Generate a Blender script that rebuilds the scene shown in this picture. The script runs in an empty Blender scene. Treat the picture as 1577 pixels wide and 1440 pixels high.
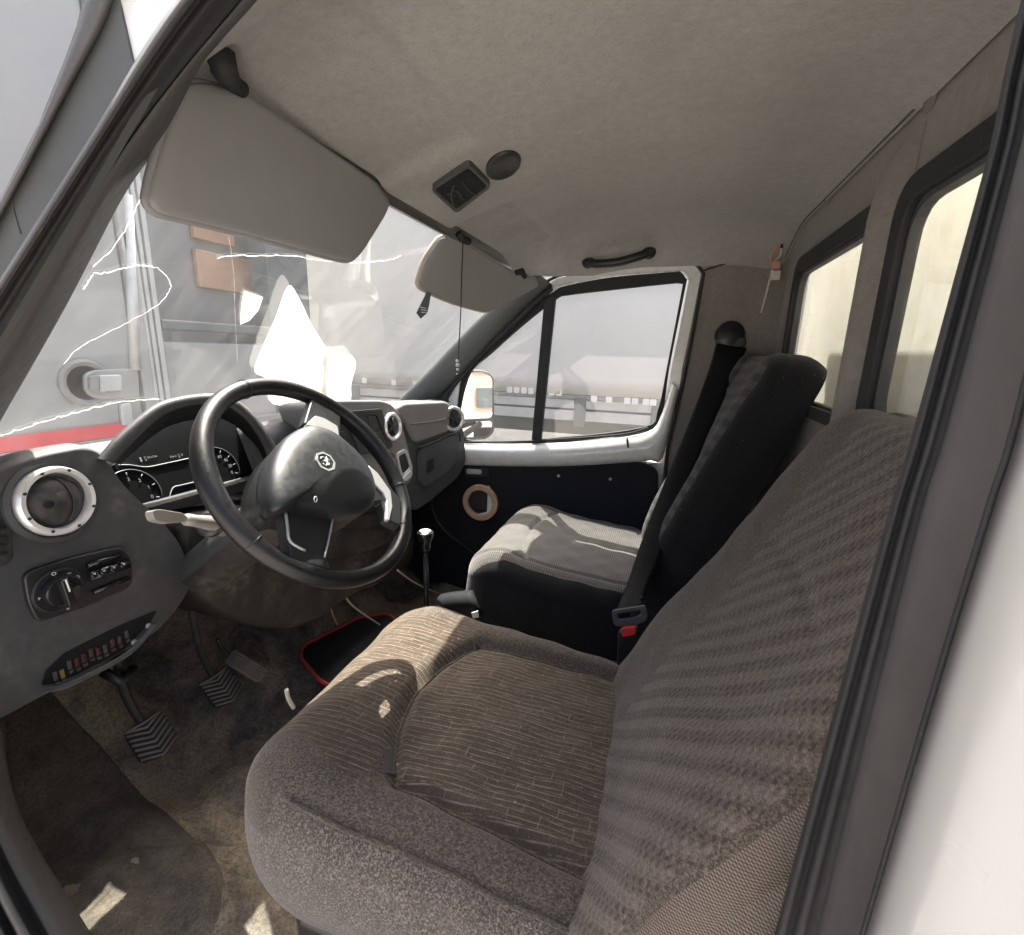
import bpy, bmesh, math, random
import numpy as np
from mathutils import Matrix, Vector
random.seed(7); rng = np.random.default_rng(7)
scn = bpy.context.scene
COL = scn.collection
A = lambda *v: np.array(v, float)
def nrm(v): v = np.array(v, float); return v / np.linalg.norm(v)

# ------------------------------------------------------------------ camera
F, CX, CY = 740.0, 788.5, 720.0                       # focal length and centre in photograph pixels
CAM = A(-1.10, 0.0, 1.07)                             # standing in the open driver's doorway
_dx = nrm((1030 - CX, 548 - CY, F))
_ddx = 700 - CX
_dd = nrm((_ddx, (-(1030 - CX) * _ddx - F * F) / (548 - CY), F))
_dz = -_dd
ROT = np.array([_dx, np.cross(_dz, _dx), _dz])        # world = ROT @ (right, down, forward)
cam = bpy.data.cameras.new('camera'); camo = bpy.data.objects.new('camera', cam); COL.objects.link(camo)
cam.sensor_fit = 'HORIZONTAL'; cam.sensor_width = 36; cam.lens = F / 1577 * 36
cam.clip_start = 0.02; cam.clip_end = 2000
_r, _u, _b = ROT @ A(1, 0, 0), ROT @ A(0, -1, 0), ROT @ A(0, 0, -1)
camo.matrix_world = Matrix(((_r[0], _u[0], _b[0], CAM[0]), (_r[1], _u[1], _b[1], CAM[1]), (_r[2], _u[2], _b[2], CAM[2]), (0, 0, 0, 1)))
scn.camera = camo

# ------------------------------------------------------------------ sky, sun, exposure
SUN = nrm((0.37, 0.23, 1.0))                          # direction towards the sun: high, from the right and a little ahead
el = math.asin(SUN[2]); az = math.atan2(SUN[0], SUN[1])
w = bpy.data.worlds.new('World'); scn.world = w; w.use_nodes = True
nt = w.node_tree; bg = nt.nodes['Background']
sky = nt.nodes.new('ShaderNodeTexSky'); sky.sky_type = 'NISHITA'; sky.sun_disc = False
sky.sun_elevation = el; sky.sun_rotation = az; sky.air_density = .7; sky.dust_density = 9.0; sky.ozone_density = .3
nt.links.new(sky.outputs[0], bg.inputs[0]); bg.inputs[1].default_value = 0.15
sl = bpy.data.lights.new('sun', 'SUN'); sl.energy = 5.0; sl.angle = math.radians(0.5); sl.color = (1.0, 0.94, 0.85)
so = bpy.data.objects.new('sun', sl); COL.objects.link(so)
so.rotation_euler = Vector(-SUN).to_track_quat('-Z', 'Y').to_euler(); so.location = (6, 5, 9)
scn.view_settings.view_transform = 'Standard'; scn.view_settings.look = 'None'
scn.view_settings.exposure = 2.1; scn.view_settings.gamma = 1.0
scn.view_settings.use_curve_mapping = False
scn.cycles.max_bounces = 10; scn.cycles.diffuse_bounces = 6; scn.cycles.transparent_max_bounces = 16

# ------------------------------------------------------------------ pixel helpers
def ray(p): return ROT @ A(p[0] - CX, p[1] - CY, F) / F
def onx(p, v): r = ray(p); return CAM + r * ((v - CAM[0]) / r[0])
def ony(p, v): r = ray(p); return CAM + r * ((v - CAM[1]) / r[1])
def onz(p, v): r = ray(p); return CAM + r * ((v - CAM[2]) / r[2])
def onp(p, pt, n): r = ray(p); return CAM + r * (np.dot(np.array(pt) - CAM, n) / np.dot(r, n))
WZ0, WZ1 = 0.80, 1.37
def wsy(x, z):                                        # curved windscreen: forward position at height z
    c = 1 - (x / 0.80) ** 2
    t = (z - WZ0) / (WZ1 - WZ0)
    return (1.13 + 0.13 * c) * (1 - t) + (0.545 + 0.035 * c) * t + 0.05 * t * (1 - t)
def onw(p, off=0.0):
    r = ray(p); lo, hi = 0.05, 6.0
    for _ in range(50):
        m = (lo + hi) / 2; q = CAM + r * m
        if q[1] < wsy(q[0], q[2]) - off: lo = m
        else: hi = m
    return CAM + r * lo

def rnd(pts, r, k=5):                                 # round the corners of a closed polygon
    pts = [np.array(p, float) for p in pts]; n = len(pts); out = []
    rr = r if isinstance(r, (list, tuple)) else [r] * n
    for i in range(n):
        p, a, b = pts[i], pts[i - 1], pts[(i + 1) % n]
        la, lb = np.linalg.norm(a - p), np.linalg.norm(b - p)
        d = min(rr[i], la * .49, lb * .49)
        s, e = p + (a - p) / la * d, p + (b - p) / lb * d
        for j in range(k + 1):
            t = j / k; out.append((1 - t) ** 2 * s + 2 * t * (1 - t) * p + t * t * e)
    return out
def cr(pts, n=6, closed=False):                       # Catmull-Rom through points
    P = [np.array(p, float) for p in pts]; out = []; m = len(P)
    for i in range(m if closed else m - 1):
        g = lambda j: P[j % m] if closed else P[max(0, min(m - 1, j))]
        p0, p1, p2, p3 = g(i - 1), g(i), g(i + 1), g(i + 2)
        for j in range(n):
            t = j / n
            out.append(.5 * (2 * p1 + (p2 - p0) * t + (2 * p0 - 5 * p1 + 4 * p2 - p3) * t * t + (3 * p1 - p0 - 3 * p2 + p3) * t ** 3))
    if not closed: out.append(P[-1])
    return out

# ------------------------------------------------------------------ object helpers
WORG = {}
def tag(o, label=None, cat=None, group=None, kind=None):
    for k, v in (('label', label), ('category', cat), ('group', group), ('kind', kind)):
        if v: o[k] = v
    return o
def thing(name, label, cat, loc=(0, 0, 0), group=None):
    o = bpy.data.objects.new(name, None); COL.objects.link(o); o.location = loc; o.empty_display_size = .05
    WORG[o.name] = A(*loc); return tag(o, label, cat, group)
def mk(name, verts, faces, mat, parent=None, smooth=False, bevel=0, seg=2, org=None, sub=0, label=None, cat=None, group=None, kind=None, angle=40):
    V = [np.array(v, float) for v in verts]
    if parent is not None: og = WORG[parent.name]
    else: og = A(*org) if org is not None else A(0, 0, 0)
    me = bpy.data.meshes.new(name)
    me.from_pydata([tuple(v - og) for v in V], [], [tuple(f) for f in faces])
    bm = bmesh.new(); bm.from_mesh(me); bmesh.ops.recalc_face_normals(bm, faces=bm.faces); bm.to_mesh(me); bm.free()
    o = bpy.data.objects.new(name, me); COL.objects.link(o)
    if mat: me.materials.append(M[mat])
    if parent is not None: o.parent = parent
    else: o.location = og
    WORG[o.name] = og
    if smooth or bevel:
        for p in me.polygons: p.use_smooth = True
        if not smooth:
            try: me.set_sharp_from_angle(angle=math.radians(angle))
            except Exception: pass
    if bevel:
        b = o.modifiers.new('bevel', 'BEVEL'); b.width = bevel; b.segments = seg; b.limit_method = 'ANGLE'; b.angle_limit = math.radians(35); b.harden_normals = True
    if sub:
        s = o.modifiers.new('sub', 'SUBSURF'); s.levels = sub; s.render_levels = sub
    return tag(o, label, cat, group, kind)
def extr(name, pts, vec, mat, parent=None, **k):      # prism of a 3D polygon
    n = len(pts); v = [np.array(p) for p in pts]; v += [p + np.array(vec) for p in v[:n]]
    f = [list(range(n)), list(range(2 * n - 1, n - 1, -1))] + [[i, (i + 1) % n, n + (i + 1) % n, n + i] for i in range(n)]
    return mk(name, v, f, mat, parent, **k)
def ring(name, outer, inner, vec, mat, parent=None, closed=True, **k):   # frame between two polygons
    n = len(outer); vec = np.array(vec)
    v = list(outer) + list(inner) + [p + vec for p in outer] + [p + vec for p in inner]; f = []
    for i in range(n if closed else n - 1):
        j = (i + 1) % n
        f += [[i, j, n + j, n + i], [2 * n + i, 3 * n + i, 3 * n + j, 2 * n + j], [i, 2 * n + i, 2 * n + j, j], [n + i, n + j, 3 * n + j, 3 * n + i]]
    if not closed: f += [[0, n, 3 * n, 2 * n], [n - 1, 3 * n - 1, 4 * n - 1, 2 * n - 1]]
    return mk(name, v, f, mat, parent, **k)
def box(name, lo, hi, mat, parent=None, **k):
    lo, hi = A(*lo), A(*hi)
    p = [A(lo[0], lo[1], lo[2]), A(hi[0], lo[1], lo[2]), A(hi[0], hi[1], lo[2]), A(lo[0], hi[1], lo[2])]
    return extr(name, p, (0, 0, hi[2] - lo[2]), mat, parent, **k)
def tubev(pts, r, seg=10, closed=False, flat=None):
    P = [np.array(p, float) for p in pts]; n = len(P); v = []; f = []; prev = None
    R = r if isinstance(r, (list, tuple, np.ndarray)) else [r] * n
    for i in range(n):
        a = P[i - 1] if (i > 0 or closed) else P[i]; b = P[(i + 1) % n] if (i < n - 1 or closed) else P[i]
        t = nrm(b - a)
        if prev is None:
            u = np.cross(t, A(0, 0, 1)); u = nrm(u) if np.linalg.norm(u) > .1 else A(1, 0, 0)
        else: u = nrm(prev - t * np.dot(prev, t))
        prev = u; q = np.cross(t, u)
        for k in range(seg):
            a_ = 2 * math.pi * k / seg; v.append(P[i] + R[i] * (math.cos(a_) * u + math.sin(a_) * q))
    for i in range(n if closed else n - 1):
        for k in range(seg):
            j = (i + 1) % n; k2 = (k + 1) % seg
            f.append([i * seg + k, i * seg + k2, j * seg + k2, j * seg + k])
    if not closed: f += [list(range(seg)), list(range((n - 1) * seg, n * seg))[::-1]]
    return v, f
def tube(name, pts, r, mat, parent=None, seg=10, closed=False, **k):
    v, f = tubev(pts, r, seg, closed); return mk(name, v, f, mat, parent, smooth=True, **k)
def loft(name, rows, mat, parent=None, thick=None, closeu=False, **k):   # grid of rows of points, optional thickness vector
    m, n = len(rows), len(rows[0]); v = [p for r in rows for p in r]; f = []
    for i in range(m - 1):
        for j in range(n if closeu else n - 1):
            j2 = (j + 1) % n; f.append([i * n + j, i * n + j2, (i + 1) * n + j2, (i + 1) * n + j])
    if thick is not None:
        t = np.array(thick); N = m * n; v = v + [p + t for p in v]
        f += [[q + N for q in reversed(ff)] for ff in f[:]]
        for j in range(n - 1):
            f.append([j, N + j, N + j + 1, j + 1]); a = (m - 1) * n + j; f.append([a, a + 1, N + a + 1, N + a])
        for i in range(m - 1):
            a, b = i * n, (i + 1) * n; f.append([a, b, N + b, N + a]); a += n - 1; b += n - 1; f.append([a, N + a, N + b, b])
    return mk(name, v, f, mat, parent, **k)
def frame_of(n, up=(0, 0, 1)):
    n = nrm(n); u = np.cross(np.array(up, float), n); u = nrm(u); return u, np.cross(n, u), n
def lathe(name, c, n, prof, mat, parent=None, seg=32, up=(0, 0, 1), a0=0, a1=2 * math.pi, **k):   # profile of (radius, height along n)
    u, v_, n = frame_of(n, up); full = abs(a1 - a0 - 2 * math.pi) < 1e-6; m = seg if full else seg + 1
    v = []; f = []; c = np.array(c)
    for r, h in prof:
        for i in range(m):
            a = a0 + (a1 - a0) * i / seg; v.append(c + r * (math.cos(a) * u + math.sin(a) * v_) + h * n)
    for q in range(len(prof) - 1):
        for i in range(m if full else m - 1):
            j = (i + 1) % m; f.append([q * m + i, q * m + j, (q + 1) * m + j, (q + 1) * m + i])
    if full:
        if prof[0][0] > 1e-5: f.append(list(range(m))[::-1])
        if prof[-1][0] > 1e-5: f.append([(len(prof) - 1) * m + i for i in range(m)])
    k.setdefault('angle', 35)
    o = mk(name, v, f, mat, parent, **k)
    for p in o.data.polygons: p.use_smooth = True
    o.data.set_sharp_from_angle(angle=math.radians(k['angle']))
    return o
def dome(name, outline, n, prof, mat, parent=None, **k):   # rings of one outline: (scale, offset along n)
    O = [np.array(p) for p in outline]; c = sum(O) / len(O); n = nrm(n); m = len(O); v = []; f = []
    for s, h in prof:
        for p in O: v.append(c + (p - c) * s + n * h)
    for q in range(len(prof) - 1):
        for i in range(m):
            j = (i + 1) % m; f.append([q * m + i, q * m + j, (q + 1) * m + j, (q + 1) * m + i])
    f.append(list(range(m))); f.append([(len(prof) - 1) * m + i for i in range(m)][::-1])
    k.setdefault('smooth', True)
    return mk(name, v, f, mat, parent, **k)

# ------------------------------------------------------------------ materials
M = {}
class NT:
    def __init__(s, name):
        s.m = bpy.data.materials.new(name); s.m.use_nodes = True; s.t = s.m.node_tree; s.n = s.t.nodes; s.l = s.t.links
        s.b = s.n['Principled BSDF']; s.out = s.n['Material Output']
        s.tc = s.n.new('ShaderNodeTexCoord'); M[name] = s.m
    def node(s, typ, **kw):
        x = s.n.new(typ)
        for k, v in kw.items(): setattr(x, k, v)
        return x
    def link(s, a, b): s.l.new(a, b)
    def inp(s, x, i, val):
        if hasattr(val, 'default_value') or hasattr(val, 'is_linked'): s.link(val, x.inputs[i])
        else: x.inputs[i].default_value = val
    def mapping(s, scale=(1, 1, 1), rot=(0, 0, 0), loc=(0, 0, 0), src=None):
        x = s.node('ShaderNodeMapping'); s.link(src or s.tc.outputs['Object'], x.inputs[0])
        x.inputs['Scale'].default_value = scale; x.inputs['Rotation'].default_value = rot; x.inputs['Location'].default_value = loc
        return x.outputs[0]
    def noise(s, scale, detail=4, rough=.55, vec=None, dist=0):
        x = s.node('ShaderNodeTexNoise'); s.link(vec or s.tc.outputs['Object'], x.inputs['Vector'])
        x.inputs['Scale'].default_value = scale; x.inputs['Detail'].default_value = detail; x.inputs['Roughness'].default_value = rough; x.inputs['Distortion'].default_value = dist
        return x.outputs['Fac']
    def ramp(s, fac, stops):
        x = s.node('ShaderNodeValToRGB'); s.link(fac, x.inputs[0]); e = x.color_ramp.elements
        while len(e) > 1: e.remove(e[-1])
        e[0].position = stops[0][0]; e[0].color = stops[0][1] if len(stops[0][1]) == 4 else (*stops[0][1], 1)
        for p, c in stops[1:]:
            q = e.new(p); q.color = c if len(c) == 4 else (*c, 1)
        return x.outputs[0]
    def gray(s, fac, lo, hi, a=0., b=1.): return s.ramp(fac, [(lo, (a, a, a)), (hi, (b, b, b))])
    def mix(s, fac, a, b, mode='MIX'):
        x = s.node('ShaderNodeMix', data_type='RGBA', blend_type=mode)
        for i, val in ((0, fac), (6, a), (7, b)):
            if isinstance(val, (int, float)): x.inputs[i].default_value = val
            elif isinstance(val, tuple): x.inputs[i].default_value = (*val, 1) if len(val) == 3 else val
            else: s.link(val, x.inputs[i])
        return x.outputs[2]
    def math(s, op, a, b=0., c=None):
        x = s.node('ShaderNodeMath', operation=op)
        for i, val in ((0, a), (1, b), (2, c)):
            if val is None: continue
            if isinstance(val, (int, float)): x.inputs[i].default_value = val
            else: s.link(val, x.inputs[i])
        return x.outputs[0]
    def xyz(s, vec=None):
        x = s.node('ShaderNodeSeparateXYZ'); s.link(vec or s.tc.outputs['Object'], x.inputs[0]); return x.outputs
    def bump(s, h, strength, dist=.001):
        x = s.node('ShaderNodeBump'); s.link(h, x.inputs['Height']); x.inputs['Strength'].default_value = strength; x.inputs['Distance'].default_value = dist
        s.link(x.outputs[0], s.b.inputs['Normal']); return x
    def col(s, c):
        if isinstance(c, tuple): s.b.inputs['Base Color'].default_value = (*c, 1) if len(c) == 3 else c
        else: s.link(c, s.b.inputs['Base Color'])
    def rough(s, v):
        if isinstance(v, (int, float)): s.b.inputs['Roughness'].default_value = v
        else: s.link(v, s.b.inputs['Roughness'])
def plain(name, c, rough=.5, var=.12, scale=9, grain=0., gscale=900, metal=0., dirt=0., dirtc=(.30, .26, .21), spec=.5, coat=0.):
    m = NT(name); n1 = m.noise(scale, 5); n2 = m.noise(scale * 11, 3)
    lo = tuple(x * (1 - var) for x in c); hi = tuple(min(1, x * (1 + var)) for x in c)
    base = m.ramp(n1, [(.3, lo), (.7, hi)])
    if dirt:
        d = m.math('MULTIPLY', m.gray(m.noise(scale * .6 + 2, 6, .65), .45, .75), m.gray(n2, .35, .7))
        base = m.mix(m.math('MULTIPLY', d, dirt), base, dirtc)
    m.col(base); q_ = .02 if metal > .4 else 1.; m.rough(m.gray(n2, .3, .75, max(0, rough - .08 * q_), min(1, rough + .1 * q_)))
    m.b.inputs['Metallic'].default_value = metal; m.b.inputs['Specular IOR Level'].default_value = spec
    if coat: m.b.inputs['Coat Weight'].default_value = coat; m.b.inputs['Coat Roughness'].default_value = .05
    if grain: m.bump(m.noise(gscale, 2), grain, .0006)
    return m
plain('dash_grey', (.040, .0415, .044), .55, .10, 6, .35, 1400, dirt=.35, dirtc=(.26, .25, .23))
plain('dash_light', (.16, .156, .148), .5, .08, 6, .25, 1400, dirt=.3)
plain('dash_dark', (.018, .0185, .020), .5, .15, 8, .25, 1400, dirt=.2)
plain('brown_plastic', (.017, .014, .0125), .6, .2, 7, .2, 900, dirt=1.0, dirtc=(.16, .14, .12))
plain('black_plastic', (.014, .014, .016), .4, .2, 10, .1, 900)
plain('gloss_black', (.010, .010, .012), .18, .2, 10)
plain('rubber', (.017, .0175, .019), .75, .25, 14, .2, 500, dirt=.08, dirtc=(.16, .16, .16))
plain('rubber_light', (.060, .062, .065), .65, .2, 14, .2, 500, dirt=.08)
plain('pillar_grey', (.062, .062, .061), .6, .08, 6, .3, 1200, dirt=.08)
plain('pillar_dark', (.070, .075, .076), .55, .08, 6, .3, 1200, dirt=.08)
plain('leather', (.008, .008, .009), .36, .25, 20, .35, 1100, spec=.38)
plain('hub_plastic', (.014, .0155, .018), .42, .15, 10, .3, 1800)
plain('silver', (.55, .55, .55), .38, .06, 14, 0, metal=.6)
plain('silver_bright', (.80, .80, .80), .28, .05, 14, 0, metal=.5)
plain('white_paint', (.62, .63, .62), .28, .03, 4, 0, coat=.6)
plain('body_white', (.39, .39, .38), .35, .0, 3, 0, coat=.4)
plain('white_plain', (.78, .78, .75), .5, .05, 4, 0, dirt=.25, dirtc=(.5, .45, .36))
plain('visor_fabric', (.27, .268, .27), .8, .05, 5, .25, 1500)
plain('visor_edge', (.50, .44, .33), .8, .05, 5, .25, 1500)
plain('metal', (.45, .45, .45), .4, .15, 18, 0, metal=.9, dirt=.3)
plain('dark_metal', (.05, .05, .05), .45, .2, 18, 0, metal=.4, dirt=.5, dirtc=(.2, .17, .13))
plain('mdf', (.50, .33, .22), .7, .12, 22, .2, 400)
plain('mdf_grit', (.34, .29, .22), .9, .3, 30)
plain('stalk_beige', (.20, .19, .17), .45, .08, 12)
plain('red', (.55, .03, .03), .5, .1, 12)
plain('red_cloth', (.38, .05, .045), .85, .15, 30, .3, 800)
plain('red_paint', (.62, .05, .07), .35, .06, 5)
plain('orange_board', (.42, .26, .17), .6, .15, 4)
plain('peach', (.58, .42, .30), .45, .06, 3); plain('yellow', (.12, .095, .015), .5); plain('red_fuse', (.04, .009, .008), .5); plain('dull_fuse', (.040, .037, .034), .5); plain('brown_fuse', (.045, .018, .013), .5); plain('pale_fuse', (.6, .55, .5), .5)
plain('wire_white', (.55, .50, .42), .5, .1, 40); plain('wire_pink', (.50, .24, .17), .5, .1, 30)
plain('clear_plastic', (.5, .5, .48), .15, .05, 20, spec=.8)
plain('web', (.008, .0085, .010), .75, .2, 40, .4, 1600, spec=.2)
plain('lorry_white', (.31, .315, .31), .45, .05, 1.2, 0, dirt=.25, dirtc=(.40, .38, .34))
plain('lorry_grey', (.22, .222, .22), .55, .12, 1.5, 0, dirt=.3)
plain('lorry_dark', (.10, .12, .125), .5, .15, 2)
plain('tarp', (.58, .57, .545), .6, .035, .7, .15, 30, dirt=.2, dirtc=(.48, .47, .45))
plain('tarp_square', (.70, .70, .68), .45, .04, 5)
plain('galvanised', (.50, .51, .51), .55, .12, 4, 0, metal=.35, dirt=.4, dirtc=(.25, .22, .18))
plain('tyre', (.02, .02, .02), .8, .2, 10)
plain('box_wall', (.72, .705, .65), .55, .07, 2.2, 0, dirt=.5, dirtc=(.46, .40, .26))
plain('cap_grey', (.16, .155, .15), .7, .1, 20)
plain('rib_pedal', (.20, .17, .145), .75, .25, 30, .3, 700, dirt=.6, dirtc=(.22, .18, .13))
plain('gauge_black', (.005, .0055, .007), .55, .1, 10, spec=.25)
plain('pedal_groove', (.022, .02, .018), .8, .2, 30)
plain('gauge_mark', (.42, .45, .48), .5, .05, 30)
plain('gauge_arc', (.13, .14, .15), .4, .05, 30)
plain('print_white', (.75, .75, .75), .5, .03, 30)

def felt(name, c, c2, stain, bump=.6):
    m = NT(name); big = m.noise(3.2, 6, .62); mid = m.noise(60, 5, .7); fine = m.noise(700, 3, .7)
    base = m.ramp(mid, [(.25, c), (.75, c2)])
    base = m.mix(m.math('MULTIPLY', m.gray(big, .48, .72), .45), base, stain)
    fib = m.noise(230, 4, .75, m.mapping((1, .5, 1)), 1.2)
    base = m.mix(m.gray(fine, .3, .75, 0, .45), base, tuple(x * .55 for x in c)); base = m.mix(m.gray(fib, .5, .75, 0, .5), base, tuple(x * .5 for x in c))
    m.col(base); m.rough(.95); m.b.inputs['Specular IOR Level'].default_value = .15
    m.b.inputs['Sheen Weight'].default_value = .15
    h = m.math('ADD', m.math('MULTIPLY', fine, .5), mid); m.bump(h, bump, .0015); return m
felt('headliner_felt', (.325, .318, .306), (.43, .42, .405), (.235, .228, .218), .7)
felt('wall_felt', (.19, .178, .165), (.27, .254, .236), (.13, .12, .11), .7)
felt('door_felt', (.012, .013, .017), (.020, .021, .026), (.03, .03, .03), .4)

def carpet(name='floor_carpet', tan=.85, dk=1.):
    m = NT(name); big = m.noise(3.4, 6, .65, dist=.6); mid = m.noise(16, 6, .7); fine = m.noise(420, 3, .75); pat = m.noise(6.5, 5, .7, dist=1.0)
    base = m.ramp(mid, [(.28, (.085, .075, .064)), (.52, (.215, .190, .160)), (.75, (.38, .338, .282))])
    d = m.math('MULTIPLY', m.gray(big, .44, .56), m.gray(pat, .36, .52))
    base = m.mix(m.math('MULTIPLY', d, tan), base, (.52, .42, .29))
    base = m.mix(1 - dk, base, (.03, .028, .026))
    speck = m.gray(m.noise(150, 2, .5), .70, .78)
    base = m.mix(m.math('MULTIPLY', speck, .4), base, (.33, .29, .24))
    gr = m.noise(130, 4, .75); base = m.mix(m.gray(gr, .42, .60, 0, .42), base, (.035, .031, .027)); base = m.mix(m.gray(fine, .3, .7, 0, .45), base, (.022, .019, .017))
    m.col(base); m.rough(.95); m.b.inputs['Specular IOR Level'].default_value = .1
    h = m.math('ADD', m.math('MULTIPLY', fine, .6), mid); m.bump(m.math('ADD', h, gr), .9, .005)
carpet()
carpet('mat_dark', .25, .62)

def crumbs(m, base, c, amt=.8, scale=95, lo=.735):
    sp = m.gray(m.noise(scale, 2, .5), lo, lo + .03); cl = m.gray(m.noise(7, 3), .45, .62)
    return m.mix(m.math('MULTIPLY', m.math('MULTIPLY', sp, cl), amt), base, c)
def fabric_lines():      # seat insert: dark weave crossed by thin pale threads, brick fashion, running fore and aft
    m = NT('fabric_lines'); wob = m.noise(14, 3)
    x = m.xyz(); comb = m.node('ShaderNodeCombineXYZ')
    m.link(m.math('ADD', x[1], m.math('MULTIPLY', wob, .01)), comb.inputs[0])
    m.link(m.math('ADD', m.math('ADD', x[0], m.math('MULTIPLY', x[1], .10)), m.math('MULTIPLY', wob, .006)), comb.inputs[1])
    b = m.node('ShaderNodeTexBrick'); m.link(comb.outputs[0], b.inputs['Vector'])
    b.inputs['Scale'].default_value = 1.0; b.inputs['Mortar Size'].default_value = .0010; b.inputs['Mortar Smooth'].default_value = .6
    b.inputs['Brick Width'].default_value = .046; b.inputs['Row Height'].default_value = .021; b.offset = .43; b.offset_frequency = 2
    cx = m.xyz(comb.outputs[0]); tri = m.math('PINGPONG', cx[1], .0052); ln = m.gray(m.math('DIVIDE', tri, .0052), .70, .97)
    fine = m.noise(520, 2, .8, m.mapping((.5, 1, 1))); mid = m.noise(11, 5, .65); brk = m.noise(150, 3, .6, m.mapping((1, .22, 1)))
    base = m.ramp(mid, [(.3, (.065, .052, .040)), (.7, (.098, .079, .062))])
    base = m.mix(m.gray(fine, .38, .60, 0, .8), base, (.036, .028, .022))
    base = m.mix(m.math('MULTIPLY', ln, m.gray(brk, .38, .62, .10, .80)), base, (.235, .192, .152))
    base = m.mix(m.math('MULTIPLY', b.outputs['Fac'], m.gray(m.noise(70, 3), .42, .62, 0, .6)), base, (.235, .192, .152))
    base = crumbs(m, base, (.55, .45, .34), .8)
    m.col(base); m.rough(.92); m.b.inputs['Specular IOR Level'].default_value = .12; m.b.inputs['Sheen Weight'].default_value = .25; m.b.inputs['Sheen Tint'].default_value = (.8, .65, .5, 1)
    m.bump(m.math('ADD', m.math('MULTIPLY', fine, .7), m.math('MULTIPLY', ln, .6)), .6, .0014)
fabric_lines()
def fabric_plain(name, c1, c2, dark, th=900, stretch=(1, .5, 1)):
    m = NT(name); fine = m.noise(th, 2, .8, m.mapping(stretch)); mid = m.noise(9, 5, .65); fib = m.noise(th * .5, 3, .7)
    base = m.ramp(mid, [(.3, c1), (.7, c2)])
    base = m.mix(m.gray(fine, .40, .58, 0, .85), base, dark)
    base = m.mix(m.gray(fib, .54, .70, 0, .6), base, tuple(min(1, q * 1.7) for q in c2))
    base = crumbs(m, base, (.4, .34, .28), .7, 110, .75)
    m.col(base); m.rough(.93); m.b.inputs['Specular IOR Level'].default_value = .12; m.b.inputs['Sheen Weight'].default_value = .15
    m.bump(fine, .6, .0014)
fabric_plain('fabric_bolster', (.088, .072, .057), (.120, .100, .080), (.035, .027, .022), 460)
def fabric_speckle():
    m = NT('fabric_speckle'); f1 = m.noise(330, 3, .6, dist=.8); mid = m.noise(8, 4)
    base = m.ramp(f1, [(.36, (.038, .032, .027)), (.50, (.080, .067, .056)), (.64, (.200, .171, .146))])
    base = m.mix(m.gray(mid, .4, .7, 0, .25), base, (.09, .072, .062))
    m.col(base); m.rough(.93); m.b.inputs['Specular IOR Level'].default_value = .12; m.b.inputs['Sheen Weight'].default_value = .2
    m.bump(f1, .6, .0015)
fabric_speckle()
def fabric_hatch(name, pal, band=21., rows_=66., hatch=88., slope=1.1, cont=.8):   # bias-laid weave: bands of slanted dark stitches on a speckled ground
    m = NT(name); at_ = m.node('ShaderNodeAttribute', attribute_name='cloth'); ax = m.xyz(at_.outputs['Vector']); U, V = ax[0], ax[1]
    wob = m.noise(9, 3); fine = m.noise(430, 2, .8); fib = m.noise(210, 3, .7)
    W = m.math('ADD', m.math('ADD', V, m.math('MULTIPLY', U, slope)), m.math('MULTIPLY', wob, .010))
    b01 = m.math('MULTIPLY_ADD', m.math('SINE', m.math('MULTIPLY', W, band * 2 * math.pi)), .5, .5)
    rv = m.math('MULTIPLY', W, rows_); row = m.math('FLOOR', rv); fr = m.math('SUBTRACT', rv, row)
    ph = m.math('ADD', m.math('ADD', m.math('MULTIPLY', U, hatch), m.math('MULTIPLY', V, -hatch * .28)), m.math('ADD', m.math('MULTIPLY', row, .41), m.math('MULTIPLY', fib, .5)))
    st = m.math('MULTIPLY_ADD', m.math('SINE', m.math('MULTIPLY', ph, 2 * math.pi)), .5, .5)
    rm = m.math('MULTIPLY_ADD', m.math('SINE', m.math('MULTIPLY', fr, math.pi)), 1.4, -.2)
    dash = m.math('MULTIPLY', m.gray(st, .40, .75), m.gray(rm, .05, .7))
    base = m.mix(m.gray(b01, .2, .8), pal[0], pal[1])
    dk = m.math('MULTIPLY', m.math('MULTIPLY', dash, m.gray(b01, .1, .9, 1., .35)), cont)
    base = m.mix(dk, base, pal[2])
    base = m.mix(m.gray(fine, .42, .60, 0, .55), base, tuple(q * .45 for q in pal[0]))
    base = m.mix(m.gray(fib, .52, .72, 0, .65), base, pal[3])
    m.col(base); m.rough(.92); m.b.inputs['Specular IOR Level'].default_value = .12; m.b.inputs['Sheen Weight'].default_value = .15
    m.bump(m.math('ADD', m.math('MULTIPLY', dash, -.7), fine), .6, .0014)
fabric_hatch('fabric_hatch', ((.090, .072, .058), (.140, .115, .094), (.029, .022, .017), (.21, .174, .142)))
fabric_hatch('bench_hatch', ((.026, .026, .028), (.075, .073, .072), (.014, .014, .015), (.09, .085, .08)), 24., 72., 95., .1)
def fabric_weave():
    m = NT('fabric_weave'); x = m.xyz(); fr = 520.
    s = m.math('SINE', m.math('MULTIPLY', m.math('ADD', x[1], m.math('MULTIPLY', x[2], .35)), fr * 2)); t = m.math('SINE', m.math('MULTIPLY', m.math('SUBTRACT', x[2], m.math('MULTIPLY', x[1], .35)), fr * 3.2))
    p = m.math('MULTIPLY_ADD', m.math('MULTIPLY', s, t), .5, .5); n = m.noise(300, 3, .7); mid = m.noise(7, 4)
    base = m.ramp(m.math('MULTIPLY', p, m.math('MULTIPLY_ADD', n, .8, .6)), [(.30, (.062, .050, .042)), (.80, (.215, .178, .145))])
    base = m.mix(m.gray(mid, .4, .7, 0, .35), base, (.10, .085, .072))
    m.col(base); m.rough(.93); m.b.inputs['Specular IOR Level'].default_value = .12; m.bump(p, .6, .0015)
fabric_weave()
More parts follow.
